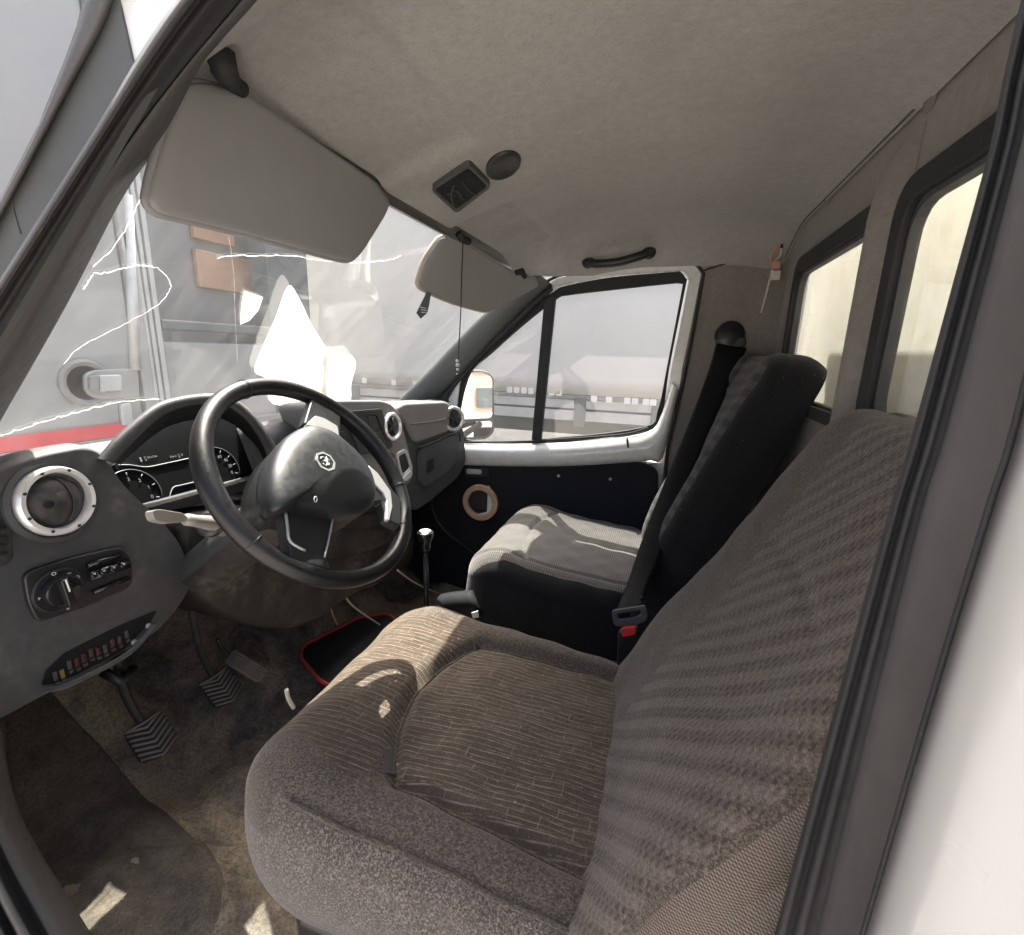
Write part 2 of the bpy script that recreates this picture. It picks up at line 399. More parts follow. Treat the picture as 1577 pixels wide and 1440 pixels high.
fabric_plain('bench_plain', (.010, .0105, .012), (.016, .0165, .019), (.006, .006, .007), 500)
def bench_grid():
    m = NT('bench_grid'); x = m.xyz(); wob = m.noise(25, 3)
    s = m.math('MULTIPLY_ADD', m.math('SINE', m.math('MULTIPLY', m.math('ADD', x[1], m.math('MULTIPLY', wob, .004)), 950.)), .5, .5)
    t = m.math('MULTIPLY_ADD', m.math('SINE', m.math('MULTIPLY', x[0], 620.)), .5, .5)
    fine = m.noise(500, 3, .7); mid = m.noise(7, 4, .6)
    base = m.mix(m.gray(s, .3, .7), (.055, .052, .049), (.140, .132, .120)); base = m.mix(m.math('MULTIPLY', m.gray(t, .5, .9), .5), base, (.04, .04, .04))
    base = m.mix(m.gray(mid, .42, .68, 0, .55), base, (.10, .096, .09)); base = m.mix(m.gray(fine, .3, .7, 0, .5), base, (.02, .02, .02))
    base = crumbs(m, base, (.4, .38, .34), .8, 100, .74)
    m.col(base); m.rough(.93); m.b.inputs['Specular IOR Level'].default_value = .1; m.b.inputs['Sheen Weight'].default_value = .25; m.bump(m.math('ADD', s, fine), .4, .001)
bench_grid()

def glass(name, tint=(.93, .95, .94), haze=.05, hazec=(.7, .7, .68), streak=None):
    m = NT(name); m.n.remove(m.b)
    tr = m.node('ShaderNodeBsdfTransparent'); tr.inputs[0].default_value = (*tint, 1)
    gl = m.node('ShaderNodeBsdfGlossy'); gl.inputs['Roughness'].default_value = .02
    fr = m.node('ShaderNodeFresnel'); ge = m.node('ShaderNodeNewGeometry')   # same reflectance from either face of the sheet
    m.link(m.math('MULTIPLY_ADD', ge.outputs['Backfacing'], 1 / 1.45 - 1.45, 1.45), fr.inputs['IOR'])
    mx = m.node('ShaderNodeMixShader'); m.link(fr.outputs[0], mx.inputs[0]); m.link(tr.outputs[0], mx.inputs[1]); m.link(gl.outputs[0], mx.inputs[2])
    last = mx.outputs[0]
    if haze:
        df = m.node('ShaderNodeBsdfDiffuse'); df.inputs[0].default_value = (*hazec, 1)
        tl = m.node('ShaderNodeBsdfTranslucent'); tl.inputs[0].default_value = (*hazec, 1)
        dm = m.node('ShaderNodeMixShader'); dm.inputs[0].default_value = .6; m.link(df.outputs[0], dm.inputs[1]); m.link(tl.outputs[0], dm.inputs[2])
        n = m.gray(m.noise(4, 6, .7), .3, .75, .5, 1.3)
        if streak:
            s = m.gray(m.noise(9, 5, .6, m.mapping(*streak)), .45, .85, 0, 1.2); n = m.math('ADD', n, s)
        sp = m.gray(m.noise(160, 2, .5), .76, .80, 0, 2.); n = m.math('ADD', n, sp)
        fx = m.node('ShaderNodeMixShader'); m.link(m.math('MULTIPLY', n, haze), fx.inputs[0]); m.link(last, fx.inputs[1]); m.link(dm.outputs[0], fx.inputs[2]); last = fx.outputs[0]
    m.link(last, m.out.inputs[0])
glass('windscreen_glass', (.90, .93, .92), .030, (.72, .72, .70), ((3.2, .5, .5), (0, .75, .5)))
glass('window_glass', (.93, .94, .94), .03)
glass('rear_glass', (.90, .91, .88), .07, (.70, .70, .64), ((1.5, 1.5, .25), (0, 0, 0)))
glass('cluster_lens', (.8, .82, .85), .012)
def papermat():
    m = NT('paper'); tl = m.node('ShaderNodeBsdfTranslucent'); tl.inputs[0].default_value = (.9, .9, .88, 1)
    m.col((.85, .85, .83)); m.rough(.7); mx = m.node('ShaderNodeMixShader'); mx.inputs[0].default_value = .5
    m.link(m.b.outputs[0], mx.inputs[1]); m.link(tl.outputs[0], mx.inputs[2]); m.link(mx.outputs[0], m.out.inputs[0])
papermat()
def crackmat():
    m = NT('crack'); tl = m.node('ShaderNodeBsdfTranslucent'); tl.inputs[0].default_value = (.95, .95, .95, 1)
    m.col((.95, .95, .95)); m.rough(.3); mx = m.node('ShaderNodeMixShader'); mx.inputs[0].default_value = .55
    m.link(m.b.outputs[0], mx.inputs[1]); m.link(tl.outputs[0], mx.inputs[2]); m.link(mx.outputs[0], m.out.inputs[0])
crackmat()
mm = NT('mirror_glass'); mm.col((.9, .9, .9)); mm.rough(.01); mm.b.inputs['Metallic'].default_value = 1
def asphalt():
    m = NT('asphalt'); f = m.noise(60, 4, .7); b = m.noise(.8, 5)
    base = m.ramp(f, [(.3, (.20, .19, .175)), (.7, (.34, .325, .30))]); base = m.mix(m.gray(b, .4, .65, 0, .6), base, (.36, .335, .29))
    m.col(base); m.rough(.9); m.bump(f, .5, .01)
asphalt()
plain('dark_soil', (.020, .019, .018), .9, .5, 3, .5, 60, dirt=.5, dirtc=(.05, .046, .04))

# ================================================================== THE SETTING
GZ = -0.70
mk('ground', [A(-400, -400, GZ), A(400, -400, GZ), A(400, 400, GZ), A(-400, 400, GZ)], [[0, 1, 2, 3]], 'asphalt', kind='structure')

# cab floor with toe board and wheel-arch hump
def floor_z(x, y):
    z = 0.0
    t = max(0, (y - 1.02) / .30); z += .34 * min(1, t) ** 1.3
    hx = max(0, min(1, (-.46 - x + (y - .8) * .28) / .16)); hy = max(0, min(1, (y - .30) / .5))
    z += .085 * (hx * hx * (3 - 2 * hx)) * (hy * hy * (3 - 2 * hy))
    tx = math.exp(-((x - .22) / .26) ** 4); ty = max(0, min(1, (y - .10) / .2)); z = max(z, .055 * tx * ty + z)
    z += .010 * math.sin(x * 17 + y * 9) * math.sin(y * 13 - x * 5) + .006 * math.sin(x * 41 + 2) * math.sin(y * 37)
    f = (x * .62 + y * .78) - .30; z += .014 * math.exp(-(f / .018) ** 2) * (1 if x < -.2 else 0)
    return z
nx, ny = 110, 110; rows = []
for i in range(ny + 1):
    y = -.36 + 1.78 * i / ny; rows.append([A(-.80 + 1.60 * j / nx, y, floor_z(-.80 + 1.60 * j / nx, y)) for j in range(nx + 1)])
loft('cab_floor', rows, 'floor_carpet', smooth=True, kind='structure')
box('cab_floor_pan', (-.84, -.38, -.12), (.84, 1.44, -.03), 'dark_metal', kind='structure')
box('firewall', (-.80, 1.42, -.03), (.80, 1.46, .74), 'dark_metal', kind='structure')

# headliner
def ceil_z(x, y):
    z = 1.475
    e = max(0, (abs(x + .0) - .48) / .28); z -= .105 * min(1.15, e) ** 2
    f = max(0, (y - .10) / .48); z -= .115 * min(1.1, f) ** 1.6
    b = max(0, (-.16 - y) / .17); z -= .035 * min(1, b) ** 2
    def dep(x0, x1, y0, y1, d, s=.012):
        q = 1.
        for v, a, b_ in ((x, x0, x1), (y, y0, y1)):
            q *= 1 / (1 + math.exp(-(v - a) / s)) * 1 / (1 + math.exp((v - b_) / s))
        return d * q
    z += dep(.13, .70, .39, .70, .016, .007) + dep(-.62, -.20, .365, .70, .016, .007)
    return max(z, 1.345)
nx, ny = 120, 90; rows = []
for i in range(ny + 1):
    y = -.325 + .885 * i / ny; rows.append([A(-.69 + 1.45 * j / nx, y, ceil_z(-.69 + 1.45 * j / nx, y)) for j in range(nx + 1)])
headl = loft('headliner', rows, 'headliner_felt', smooth=True, kind='structure')
box('cab_roof', (-.70, -.37, 1.50), (.82, .52, 1.535), 'white_paint', kind='structure', bevel=.01)
# header skin from the roof down to the windscreen's top edge
rows = []
for x in np.linspace(-.655, .78, 24):
    yt = wsy(x, 1.365); rows.append([A(x, .50, 1.54), A(x, .53, 1.50), A(x, yt + .01, 1.395), A(x, yt + .012, 1.362), A(x, yt - .004, 1.358)])
loft('header_rail', rows, 'headliner_felt', smooth=True, kind='structure')
# a seam of the headliner against the rear wall and side trim
RW = -.33
tube('headliner_seam', [A(x, -.318, ceil_z(x, -.318) - .001) for x in np.linspace(-.12, .70, 30)], .0016, 'rubber_light', headl)
tube('headliner_seam', [A(.757, y, z) for y, z in zip(np.linspace(-.31, -.075, 16), np.linspace(1.425, 1.352, 16))], .0028, 'rubber', headl)

# rear wall with two openings
wall_o = [A(-.86, RW, -.1), A(.86, RW, -.1), A(.86, RW, 1.50), A(-.86, RW, 1.50)]
def rw(p): return ony(p, RW)
farw_px = [(1233, 408), (1345, 333), (1312, 622), (1212, 590)]
Xf0, Xf1 = rw((1222, 500))[0], ony((1312, 490), RW + .03)[0] - .03
Zt, Zb = 1.325, .955
Xn0, Xn1 = rw((1366, 480))[0], -.62
def rect(x0, x1, z0, z1, y): return [A(x0, y, z0), A(x1, y, z0), A(x1, y, z1), A(x0, y, z1)]
hf = rnd(rect(Xf0, Xf1, Zb, Zt, RW), .05); hn = rnd(rect(Xn0, Xn1, Zb, Zt, RW), .06)
# wall built as strips round the openings (each strip a plain box, joined as one wall skin)
bm = bmesh.new()
def bmbox(bm, lo, hi):
    vs = [bm.verts.new((x, y, z)) for z in (lo[2], hi[2]) for y in (lo[1], hi[1]) for x in (lo[0], hi[0])]
    for f in ((0, 2, 3, 1), (4, 5, 7, 6), (0, 1, 5, 4), (2, 6, 7, 3), (0, 4, 6, 2), (1, 3, 7, 5)): bm.faces.new([vs[i] for i in f])
for lo, hi in (((-.86, RW - .012, -.1), (.80, RW, Zb)), ((-.86, RW - .012, Zt), (.80, RW, 1.50)), ((Xf0, RW - .012, Zb), (.80, RW, Zt)), ((Xn0, RW - .012, Zb), (Xf1, RW, Zt)), ((-.86, RW - .012, Zb), (Xn1, RW, Zt))): bmbox(bm, lo, hi)
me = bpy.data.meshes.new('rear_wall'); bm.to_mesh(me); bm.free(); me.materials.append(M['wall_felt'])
rwall = bpy.data.objects.new('rear_wall', me); COL.objects.link(rwall); rwall['kind'] = 'structure'; WORG['rear_wall'] = A(0, 0, 0)
# padded pillar between the windows
pl = []
for z in np.linspace(.60, 1.42, 20):
    fl = .03 * max(0, (z - 1.25) / .17) ** 2 + .03 * max(0, (.95 - z) / .2)
    x0, x1 = Xn0 + .002 - fl * .3, Xf1 + .03 + fl * .4; pk_ = 1 - max(0, min(1, (z - 1.30) / .12)) ** 2; pl.append([A(x0, RW + .001, z), A(x0 + .012, RW + .001 + .03 * pk_, z), A((x0 + x1) / 2, RW + .001 + .042 * pk_, z), A(x1 - .012, RW + .001 + .035 * pk_, z), A(x1, RW + .001, z)])
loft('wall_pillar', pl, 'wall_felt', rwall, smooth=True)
box('kick_panel', (.770, .02, -.03), (.80, 1.42, .66), 'door_felt', kind='structure')
box('kick_panel', (-.80, .95, -.03), (-.770, 1.42, .80), 'dash_dark', kind='structure')
# side trim between passenger door and rear wall
rows = []
for z in np.linspace(-.05, 1.44, 24):
    dx = -.02 * max(0, (z - 1.2) / .24) ** 2
    yf = -.020 - .054 * max(0, min(1, (z - .7) / .66)) - .006
    rows.append([A(.85 + dx, yf + .03, z), A(.835 + dx, yf + .004, z), A(.778 + dx, yf, z), A(.772 + dx, yf - .02, z), A(.772 + dx, -.20, z), A(.765 + dx, -.28, z), A(.735 + dx, -.318, z), A(.69 + dx, -.329, z)])
loft('side_trim', rows, 'wall_felt', smooth=True, kind='structure')

def rear_window(name, x0, x1, label, wx):
    t = thing(name, label, 'window', (.5 * (x0 + x1), RW, Zb))
    O = rnd(rect(x0 + wx[0], x1 - wx[1], Zb - .012, Zt + .014, RW + .004), .06); I = rnd(rect(x0 - wx[2], x1 + wx[3], Zb + .014, Zt - .022, RW + .004), .05)
    ring('rubber_seal', O, I, (0, .014, 0), 'rubber', t, bevel=.004)
    O2 = [p - A(0, .014, 0) for p in rnd(rect(x0 + .004, x1 - .004, Zb - .004, Zt + .004, RW + .004), .05)]; I2 = [p - A(0, .014, 0) for p in rnd(rect(x0 - wx[2] - .006, x1 + wx[3] + .006, Zb + .02, Zt - .03, RW + .004), .05)]
    ring('reveal', O2, I2, (0, .016, 0), 'rubber_light', t)
    extr('glass_pane', [p - A(0, .006, 0) for p in rnd(rect(x0 - .002, x1 + .002, Zb + .002, Zt - .002, RW), .05)], (0, -.004, 0), 'rear_glass', t)
rear_window('rear_window', Xf0, Xf1, 'rear cab window of pale glass beside the passenger bench backrest', (.012, .0, .014, .0))
rear_window('rear_window', Xn0, Xn1, 'rear cab window in a thick black rubber frame behind the brown driver seat', (.004, .02, .035, .03))
for p, r in (((1437, 152), .017), ((1277, 308), .010)):
    c = ony(p, RW)
    lathe('trim_button', c + A(0, .002, 0), (0, 1, 0), [(r, 0), (r, .003), (r * .6, .006), (.0005, .0065)], 'cap_grey', seg=18, org=c,
          label='large grey trim button on the rear wall felt above the near window' if r > .015 else 'small grey trim button on the rear wall felt between the windows', cat='trim button')

# ================================================================== DRIVER'S DOORWAY (near pillars)
def lines(defs, n=6):
    return [[onx(p, X) for p in cr(pts, n)] for pts, X in defs]
pa = thing('windscreen_pillar', 'grey near windscreen pillar with black ribbed door rubber running up it', 'pillar', onx((0, 600), -.78))
LA = [(328, -60), (273, 0), (212, 90), (137, 215), (0, 430), (-70, 540), (-200, 745)]
LC = [(428, -75), (372, 0), (282, 107), (182, 240), (33, 480), (-75, 650), (-135, 745)]
LD = [(470, -75), (398, 0), (338, 66), (306, 107), (268, 180), (233, 240), (187, 308), (97, 480), (0, 650), (-60, 760)]
def rs(pts, n):                                      # resample a pixel polyline evenly
    P = np.array(cr(pts, 10)); s = np.concatenate([[0], np.cumsum(np.linalg.norm(np.diff(P, axis=0), axis=1))]); q = np.linspace(0, s[-1], n)
    return np.stack([np.interp(q, s, P[:, 0]), np.interp(q, s, P[:, 1])], 1)
def ry(pts, ys):                                     # pixel polyline sampled at given image rows
    P = np.array(cr(pts, 12)); o = np.argsort(P[:, 1]); return np.stack([np.interp(ys, P[o, 1], P[o, 0]), ys], 1)
YA = np.linspace(-60, 740, 44); a_, c_, d_ = ry(LA, YA), ry(LC, YA), ry(LD, YA)
def blend(a, b, t): return a * (1 - t) + b * t
def strip(name, prof, a, b, mat, par, back=.10):      # prof: (t across from a to b, X)
    rows = [[onx(p, X) for p in blend(a, b, t)] for t, X in prof]
    rows = [[p + A(.012, .0, 0) * 0 for p in r] for r in rows]
    return loft(name, rows, mat, par, smooth=True)
strip('door_rubber', [(-.02, -.815), (.0, -.832), (.05, -.842), (.14, -.845), (.22, -.838), (.27, -.822)], a_, c_, 'rubber_light', pa)
strip('door_rubber', [(.27, -.822), (.31, -.812), (.40, -.811), (.50, -.815), (.60, -.812), (.66, -.800), (.76, -.797), (.88, -.788), (1.0, -.765)], a_, c_, 'rubber', pa)
strip('pillar_trim', [(0, -.765), (.06, -.770), (.5, -.735), (.9, -.685), (1, -.66), (.98, -.60)], c_, d_, 'pillar_grey', pa)
# white body edge above, dark frame of the opened door beyond the pillar
bo = [onx(p, -.80) for p in [(172, -45), (204, 92), (240, 110), (340, -45)]]
extr('roof_edge', bo, (.006, 0, 0), 'white_paint', pa)
dd = thing('driver_door', 'grey window frame of the opened driver door beyond the near pillar', 'door', onx((0, 400), -.88))
do = [(150, -45), (128, 0), (118, 40), (100, 90), (60, 190), (0, 308), (-70, 440), (-70, 640), (30, 470), (150, 270), (230, 130), (203, 92), (172, -45)]
extr('frame_panel', [onx(p, -.802) for p in do], (.006, 0, 0), 'pillar_dark', dd)
e1 = rs([(150, -45), (128, 0), (118, 40), (100, 90), (60, 190), (0, 308), (-70, 440)], 24); e2 = rs([(190, -45), (172, 10), (150, 60), (118, 118), (72, 205), (12, 318), (-62, 452)], 24)
loft('edge_rubber', [[onx(p, -.801) for p in e1], [onx(p, -.808) for p in blend(e1, e2, .15)], [onx(p, -.810) for p in blend(e1, e2, .5)], [onx(p, -.807) for p in blend(e1, e2, .85)], [onx(p, -.8025) for p in e2]], 'rubber_light', dd, smooth=True)
tube('frame_scratch', [onx(p, -.8025) for p in cr([(16, 290), (20, 320), (32, 360)], 5)], .0007, 'rubber_light', dd)

# lower front corner of the doorway
L1 = [(-30, 1225), (0, 1308), (40, 1385), (71, 1440), (110, 1510)]; L2 = [(-8, 1075), (0, 1113), (12, 1180), (28, 1244), (64, 1315), (142, 1440), (185, 1510)]
YS = np.linspace(1080, 1510, 30); l1, l2 = ry([(-80, 1060)] + L1, YS), ry(L2, YS)
sill = thing('door_sill', 'grey lower doorway trim with black rubber beside the dirty carpet', 'sill', onx((60, 1400), -.80))
strip('sill_trim', [(0, -.815), (.1, -.822), (.5, -.800), (.9, -.775), (1, -.76), (.99, -.70)], l1, l2, 'pillar_grey', sill)
strip('door_rubber', [(-1.2, -.80), (-1.1, -.835), (-.9, -.84), (-.8, -.825), (-.7, -.822), (-.55, -.838), (-.35, -.84), (-.25, -.82), (-.1, -.818), (0, -.815)], l1, l2, 'rubber', sill)
box('white_sill', (-.98, -.3, -.25), (-.845, 1.2, .02), 'white_paint', sill, bevel=.02)
# door jamb in front of the carpet edge
pb = thing('door_pillar', 'white outer door pillar with ribbed black rubber beside the driver seat', 'pillar', onx((1300, 1130), -.80))
LE = [(1592, -60), (1575, 0), (1545, 130), (1528, 220), (1466, 450), (1404, 680), (1372, 785), (1290, 1082), (1193, 1440), (1172, 1515)]
LG = [(1640, -60), (1622, 0), (1590, 130), (1572, 220), (1508, 470), (1452, 680), (1420, 785), (1346, 1082), (1258, 1440), (1240, 1515)]
LH = [(1760, -60), (1742, 0), (1702, 130), (1680, 220), (1612, 480), (1562, 680), (1528, 785), (1437, 1082), (1332, 1440), (1308, 1515)]
YB = np.linspace(-60, 1515, 50); e_, g_, h_ = ry(LE, YB), ry(LG, YB), ry(LH, YB)
strip('door_rubber', [(-.05, -.68), (-.02, -.735), (.0, -.757), (.06, -.768), (.16, -.771), (.26, -.768), (.33, -.762), (.40, -.763), (.48, -.770), (.60, -.773), (.72, -.772), (.84, -.768), (1.0, -.772)], e_, g_, 'rubber', pb)
strip('pillar_trim', [(0, -.772), (.05, -.779), (.2, -.785), (.6, -.800), (.88, -.815)], g_, h_, 'pillar_grey', pb)
strip('edge_rubber', [(.88, -.815), (.90, -.824), (.95, -.827), (1.0, -.820), (1.02, -.812)], g_, h_, 'rubber', pb)
wp = [[onx(p, -.815 - .045 * (1 - math.exp(-k / .25))) for p in h_ + A(k * 260, k * 30)] for k in np.linspace(0, 1.6, 14)]
loft('outer_panel', wp, 'body_white', pb, smooth=True)
box('inner_post', (-.80, -.36, -.1), (-.745, -.20, 1.50), 'wall_felt', pb)

# ================================================================== PASSENGER DOOR
DX = .78
dr = thing('passenger_door', 'white passenger door with black felt lining and divided window', 'door', (DX, .4, .05))
def dpx(pts, X=DX): return [onx(p, X) for p in pts]
outer = [(700, 560), (745, 520), (800, 470), (846, 437), (865, 427), (940, 414), (1040, 406), (1062, 406), (1078, 420), (1077, 436), (1050, 570), (1020, 700), (860, 722), (708, 722)]
inner = [(712, 566), (752, 528), (806, 478), (852, 444), (870, 437), (942, 424), (1036, 417), (1050, 417), (1060, 428), (1059, 440), (1034, 566), (1006, 668), (860, 690), (716, 690)]
ring('frame', dpx(cr(outer, 4, True)), dpx(cr(inner, 4, True)), (.05, 0, 0), 'white_paint', dr, bevel=.004)
gl_o = [(708, 575), (750, 533), (806, 482), (854, 448), (872, 440), (942, 427), (1036, 419), (1048, 419), (1057, 430), (1056, 441), (1031, 566), (1020, 636), (1000, 662), (860, 682), (712, 684)]
gl_i = [(718, 585), (760, 540), (812, 494), (856, 460), (874, 454), (942, 446), (1034, 436), (1047, 436), (1051, 437), (1050, 446), (1027, 566), (1013, 632), (992, 658), (860, 674), (718, 677)]
ring('window_seal', dpx(cr(gl_o, 4, True), DX + .012), dpx(cr(gl_i, 4, True), DX + .012), (.022, 0, 0), 'rubber', dr, bevel=.003)
extr('divider_bar', dpx([(838, 458), (855, 455), (832, 680), (818, 680)], DX + .004), (.03, 0, 0), 'rubber', dr, bevel=.004)
extr('quarter_glass', dpx([(714, 580), (760, 536), (812, 488), (846, 462), (825, 680), (714, 680)], DX + .026), (.004, 0, 0), 'window_glass', dr)
extr('window_glass', dpx([(848, 460), (874, 450), (942, 440), (1034, 430), (1053, 436), (1016, 640), (996, 662), (860, 678), (826, 680)], DX + .024), (.004, 0, 0), 'window_glass', dr)
# belt rail
bt = rs([(712, 683), (780, 684), (860, 682), (940, 676), (1000, 664), (1018, 640), (1034, 590)], 40); bb = rs([(712, 716), (780, 718), (860, 718), (940, 714), (1000, 708), (1020, 702), (1046, 600)], 40)
prof = [(-.02, DX + .02), (0, DX - .002), (.12, DX - .022), (.35, DX - .034), (.6, DX - .036), (.85, DX - .028), (1.0, DX - .012), (1.04, DX + .02)]
strip('belt_rail', prof, bt, bb, 'white_paint', dr)
tube('glass_run_trim', dpx(cr([(716, 681), (800, 680), (870, 676), (960, 669), (998, 659)], 6), DX - .004), .004, 'rubber', dr)
extr('rail_joint', dpx([(964, 676), (967, 676), (969, 690), (966, 690)], DX - .036), (.03, 0, 0), 'rubber', dr)
# lining
lin = rnd([(690, 718), (860, 721), (990, 712), (1014, 724), (1012, 800), (1000, 930), (880, 960), (760, 905), (715, 842), (678, 812), (664, 770), (670, 735)], 22)
extr('door_lining', dpx(lin, DX - .018), (.03, 0, 0), 'door_felt', dr, bevel=.006)
box('door_shell', (DX + .055, -.03, -.1), (DX + .10, .98, .66), 'white_paint', dr)
tube('door_rubber', dpx(cr([(838, 436), (866, 423), (940, 410), (1042, 402), (1066, 403), (1082, 420), (1080, 440), (1056, 570), (1040, 640), (1026, 706), (1022, 800)], 6), DX - .014), .006, 'rubber', dr)
tube('lining_edge', dpx(cr([(668, 745), (664, 775), (680, 812), (718, 842), (770, 880)], 6), DX - .012), .007, 'dash_dark', dr)
sc_ = onx((741, 773), DX - .02); 
lathe('speaker_ring', sc_, (-1, 0, 0), [(.056, -.004), (.0585, .0), (.077, .0), (.080, .003), (.080, .016), (.077, .019), (.060, .019), (.056, .016), (.056, -.004)], 'mdf', dr, seg=40)
lathe('speaker_opening', sc_ + A(-.0012, 0, 0), (-1, 0, 0), [(.058, 0), (.058, .001), (.0005, .0012)], 'black_plastic', dr, seg=32)
extr('inner_metal', dpx([(740, 752), (752, 748), (762, 760), (764, 775), (762, 786), (752, 794), (738, 797), (730, 793), (750, 788), (751, 757)], DX - .0225), (.002, 0, 0), 'white_plain', dr)
extr('speaker_back', dpx(rnd([(726, 754), (748, 751), (750, 786), (726, 784)], 6), DX - .028), (.005, 0, 0), 'dash_dark', dr, bevel=.003)
hp = extr('door_opener', dpx(rnd([(714, 719), (752, 722), (752, 735), (715, 734)], 4), DX - .026), (.01, 0, 0), 'dash_dark', dr, bevel=.003)
extr('lever', dpx(rnd([(718, 722), (741, 724), (741, 731), (718, 730)], 3), DX - .032), (.01, 0, 0), 'silver', hp, bevel=.002)
for p in ((860, 733), (940, 738)):
    lathe('screw', onx(p, DX - .0185), (-1, 0, 0), [(.006, 0), (.006, .002), (.003, .004), (.0003, .0042)], 'metal', dr, seg=12)

# outside mirror seen through the quarter glass
mr = thing('wing_mirror', 'outside passenger mirror with pale glass and grey housing', 'mirror', onx((738, 665), 1.0))
mo = rnd([(706, 570), (745, 569), (762, 578), (763, 665), (752, 677), (704, 680)], 10)
mi = rnd([(708, 574), (742, 573), (758, 581), (758, 645), (758, 646), (706, 648)], 8)
mpt, mn = onx((735, 620), .98), nrm((-.523, -.852, .03))
extr('housing', [onp(p, mpt, mn) for p in mo], -mn * .07, 'rubber_light', mr, bevel=.012)
extr('mirror_pane', [onp(p, mpt + mn * .002, mn) for p in rnd([(709, 574), (742, 573), (758, 581), (758, 644), (709, 646)], 7)], -mn * .004, 'mirror_glass', mr)
extr('wide_angle_pane', [onp(p, mpt + mn * .002, mn) for p in rnd([(709, 650), (758, 648), (757, 666), (748, 672), (709, 674)], 6)], -mn * .004, 'mirror_glass', mr)
tube('bracket', [onp((735, 660), mpt - mn * .06, mn), A(.95, .80, .74), A(.80, .83, .70)], .014, 'rubber', mr)

# far windscreen pillar
pr = thing('windscreen_pillar', 'grey far windscreen pillar between windscreen and passenger door', 'pillar', onx((640, 615), .76))
PL = [(596, 634), (612, 617), (660, 570), (700, 527), (742, 484), (790, 443), (812, 425), (826, 418)]; PR = [(662, 630), (678, 612), (700, 588), (727, 560), (760, 523), (790, 493), (820, 464), (850, 438)]
pl_, pr_ = rs(PL, 30), rs(PR, 30)
strip('pillar_trim', [(0, .80), (.0, .755), (.06, .742), (.30, .732), (.55, .738), (.8, .755), (1.0, .772), (1.02, .80)], pl_, pr_, 'pillar_dark', pr)
PQ = [(688, 640), (693, 610), (712, 583), (745, 545), (770, 523), (800, 495), (826, 470), (852, 448)]
strip('door_rubber', [(0, .774), (.15, .766), (.5, .764), (.85, .768), (1, .776)], pr_, rs(PQ, 30), 'rubber', pr)

# windscreen
ws = thing('windscreen', 'dusty cracked windscreen above the dashboard', 'windscreen', (0, 1.26, WZ0))
rows = []
for z in np.linspace(WZ0, WZ1, 14): rows.append([A(x, wsy(x, z), z) for x in np.linspace(-.68, .80, 28)])
loft('glass_pane', rows, 'windscreen_glass', ws, smooth=True)
def crack(pts, r, jit=.0007, n=6):
    P = cr([onw(p, .004) for p in pts], n); P = [p + rng.normal(0, jit, 3) * A(1, .3, 1) for p in P]
    R = [r * (.35 + 1.1 * abs(math.sin(i * 1.7 + pts[0][0])) * random.uniform(.5, 1.2)) for i in range(len(P))]; R[0] = R[-1] = r * .15
    tube('crack', P, R, 'crack', ws, seg=6)
crack([(218, 302), (200, 340), (172, 385), (143, 412)], .0006)
crack([(143, 420), (165, 420), (190, 413), (215, 409), (242, 412)], .0009)
crack([(143, 422), (134, 438), (128, 446)], .0008)
crack([(242, 412), (258, 428), (262, 445), (245, 468), (205, 492), (160, 515), (120, 537), (97, 562)], .0005, .0006)
crack([(334, 399), (352, 394), (400, 394), (450, 394), (480, 399), (530, 404), (570, 404), (605, 399), (618, 393)], .0008)
crack([(0, 672), (30, 662), (70, 648), (112, 637), (160, 624), (205, 616), (250, 615)], .0009, .0012)
crack([(352, 362), (360, 420), (362, 480), (366, 560)], .00011, .0002)

# ================================================================== DASHBOARD
DY = .86
db = thing('dashboard', 'grey plastic dashboard with round vents and open fuse compartment', 'dashboard', (0, 1.0, .55))
st = []
for x in sorted(list(np.linspace(-.765, .765, 40)) + [-.601, -.599, -.181, -.179]):
    hump = .018 * math.exp(-((x - .16) / .22) ** 4); yy = .925 - .05 * max(0, (x - .3) / .45) if not -.60 < x < -.18 else 1.05
    zt = .868 + hump
    prof = [(1.40, .58), (1.0, .565), (yy + .03, .575), (yy, .60), (yy - .005, .70), (yy - .004, .79), (yy, zt - .045), (yy + .012, zt - .018), (yy + .04, zt - .002), (max(yy + .10, 1.03), zt - .018), (1.12, zt - .036), (1.22, .805), (1.42, .76)]
    st.append([A(x, a, b) for a, b in prof])
loft('dash_body', st, 'dash_grey', db, smooth=True)
# left end panel
lp = rnd([(-75, 745), (0, 716), (60, 696), (128, 684), (154, 692), (196, 752), (252, 800), (288, 848), (297, 905), (272, 945), (240, 978), (150, 1030), (0, 1112), (-75, 1150)], [20, 20, 30, 20, 25, 40, 30, 30, 30, 20, 30, 40, 30, 10])
P_lp = [ony(p, DY) for p in lp]
fuse_px = [(68, 1048), (72, 1030), (100, 1005), (150, 978), (206, 950), (216, 952), (205, 968), (180, 990), (120, 1030), (80, 1050)]
panel = dome('end_panel', P_lp, (0, -1, 0), [(.93, -.075), (.985, -.05), (1.003, -.03), (.997, -.012), (.982, -.002), (.965, .0015), (.955, .002)], 'dash_grey', db)
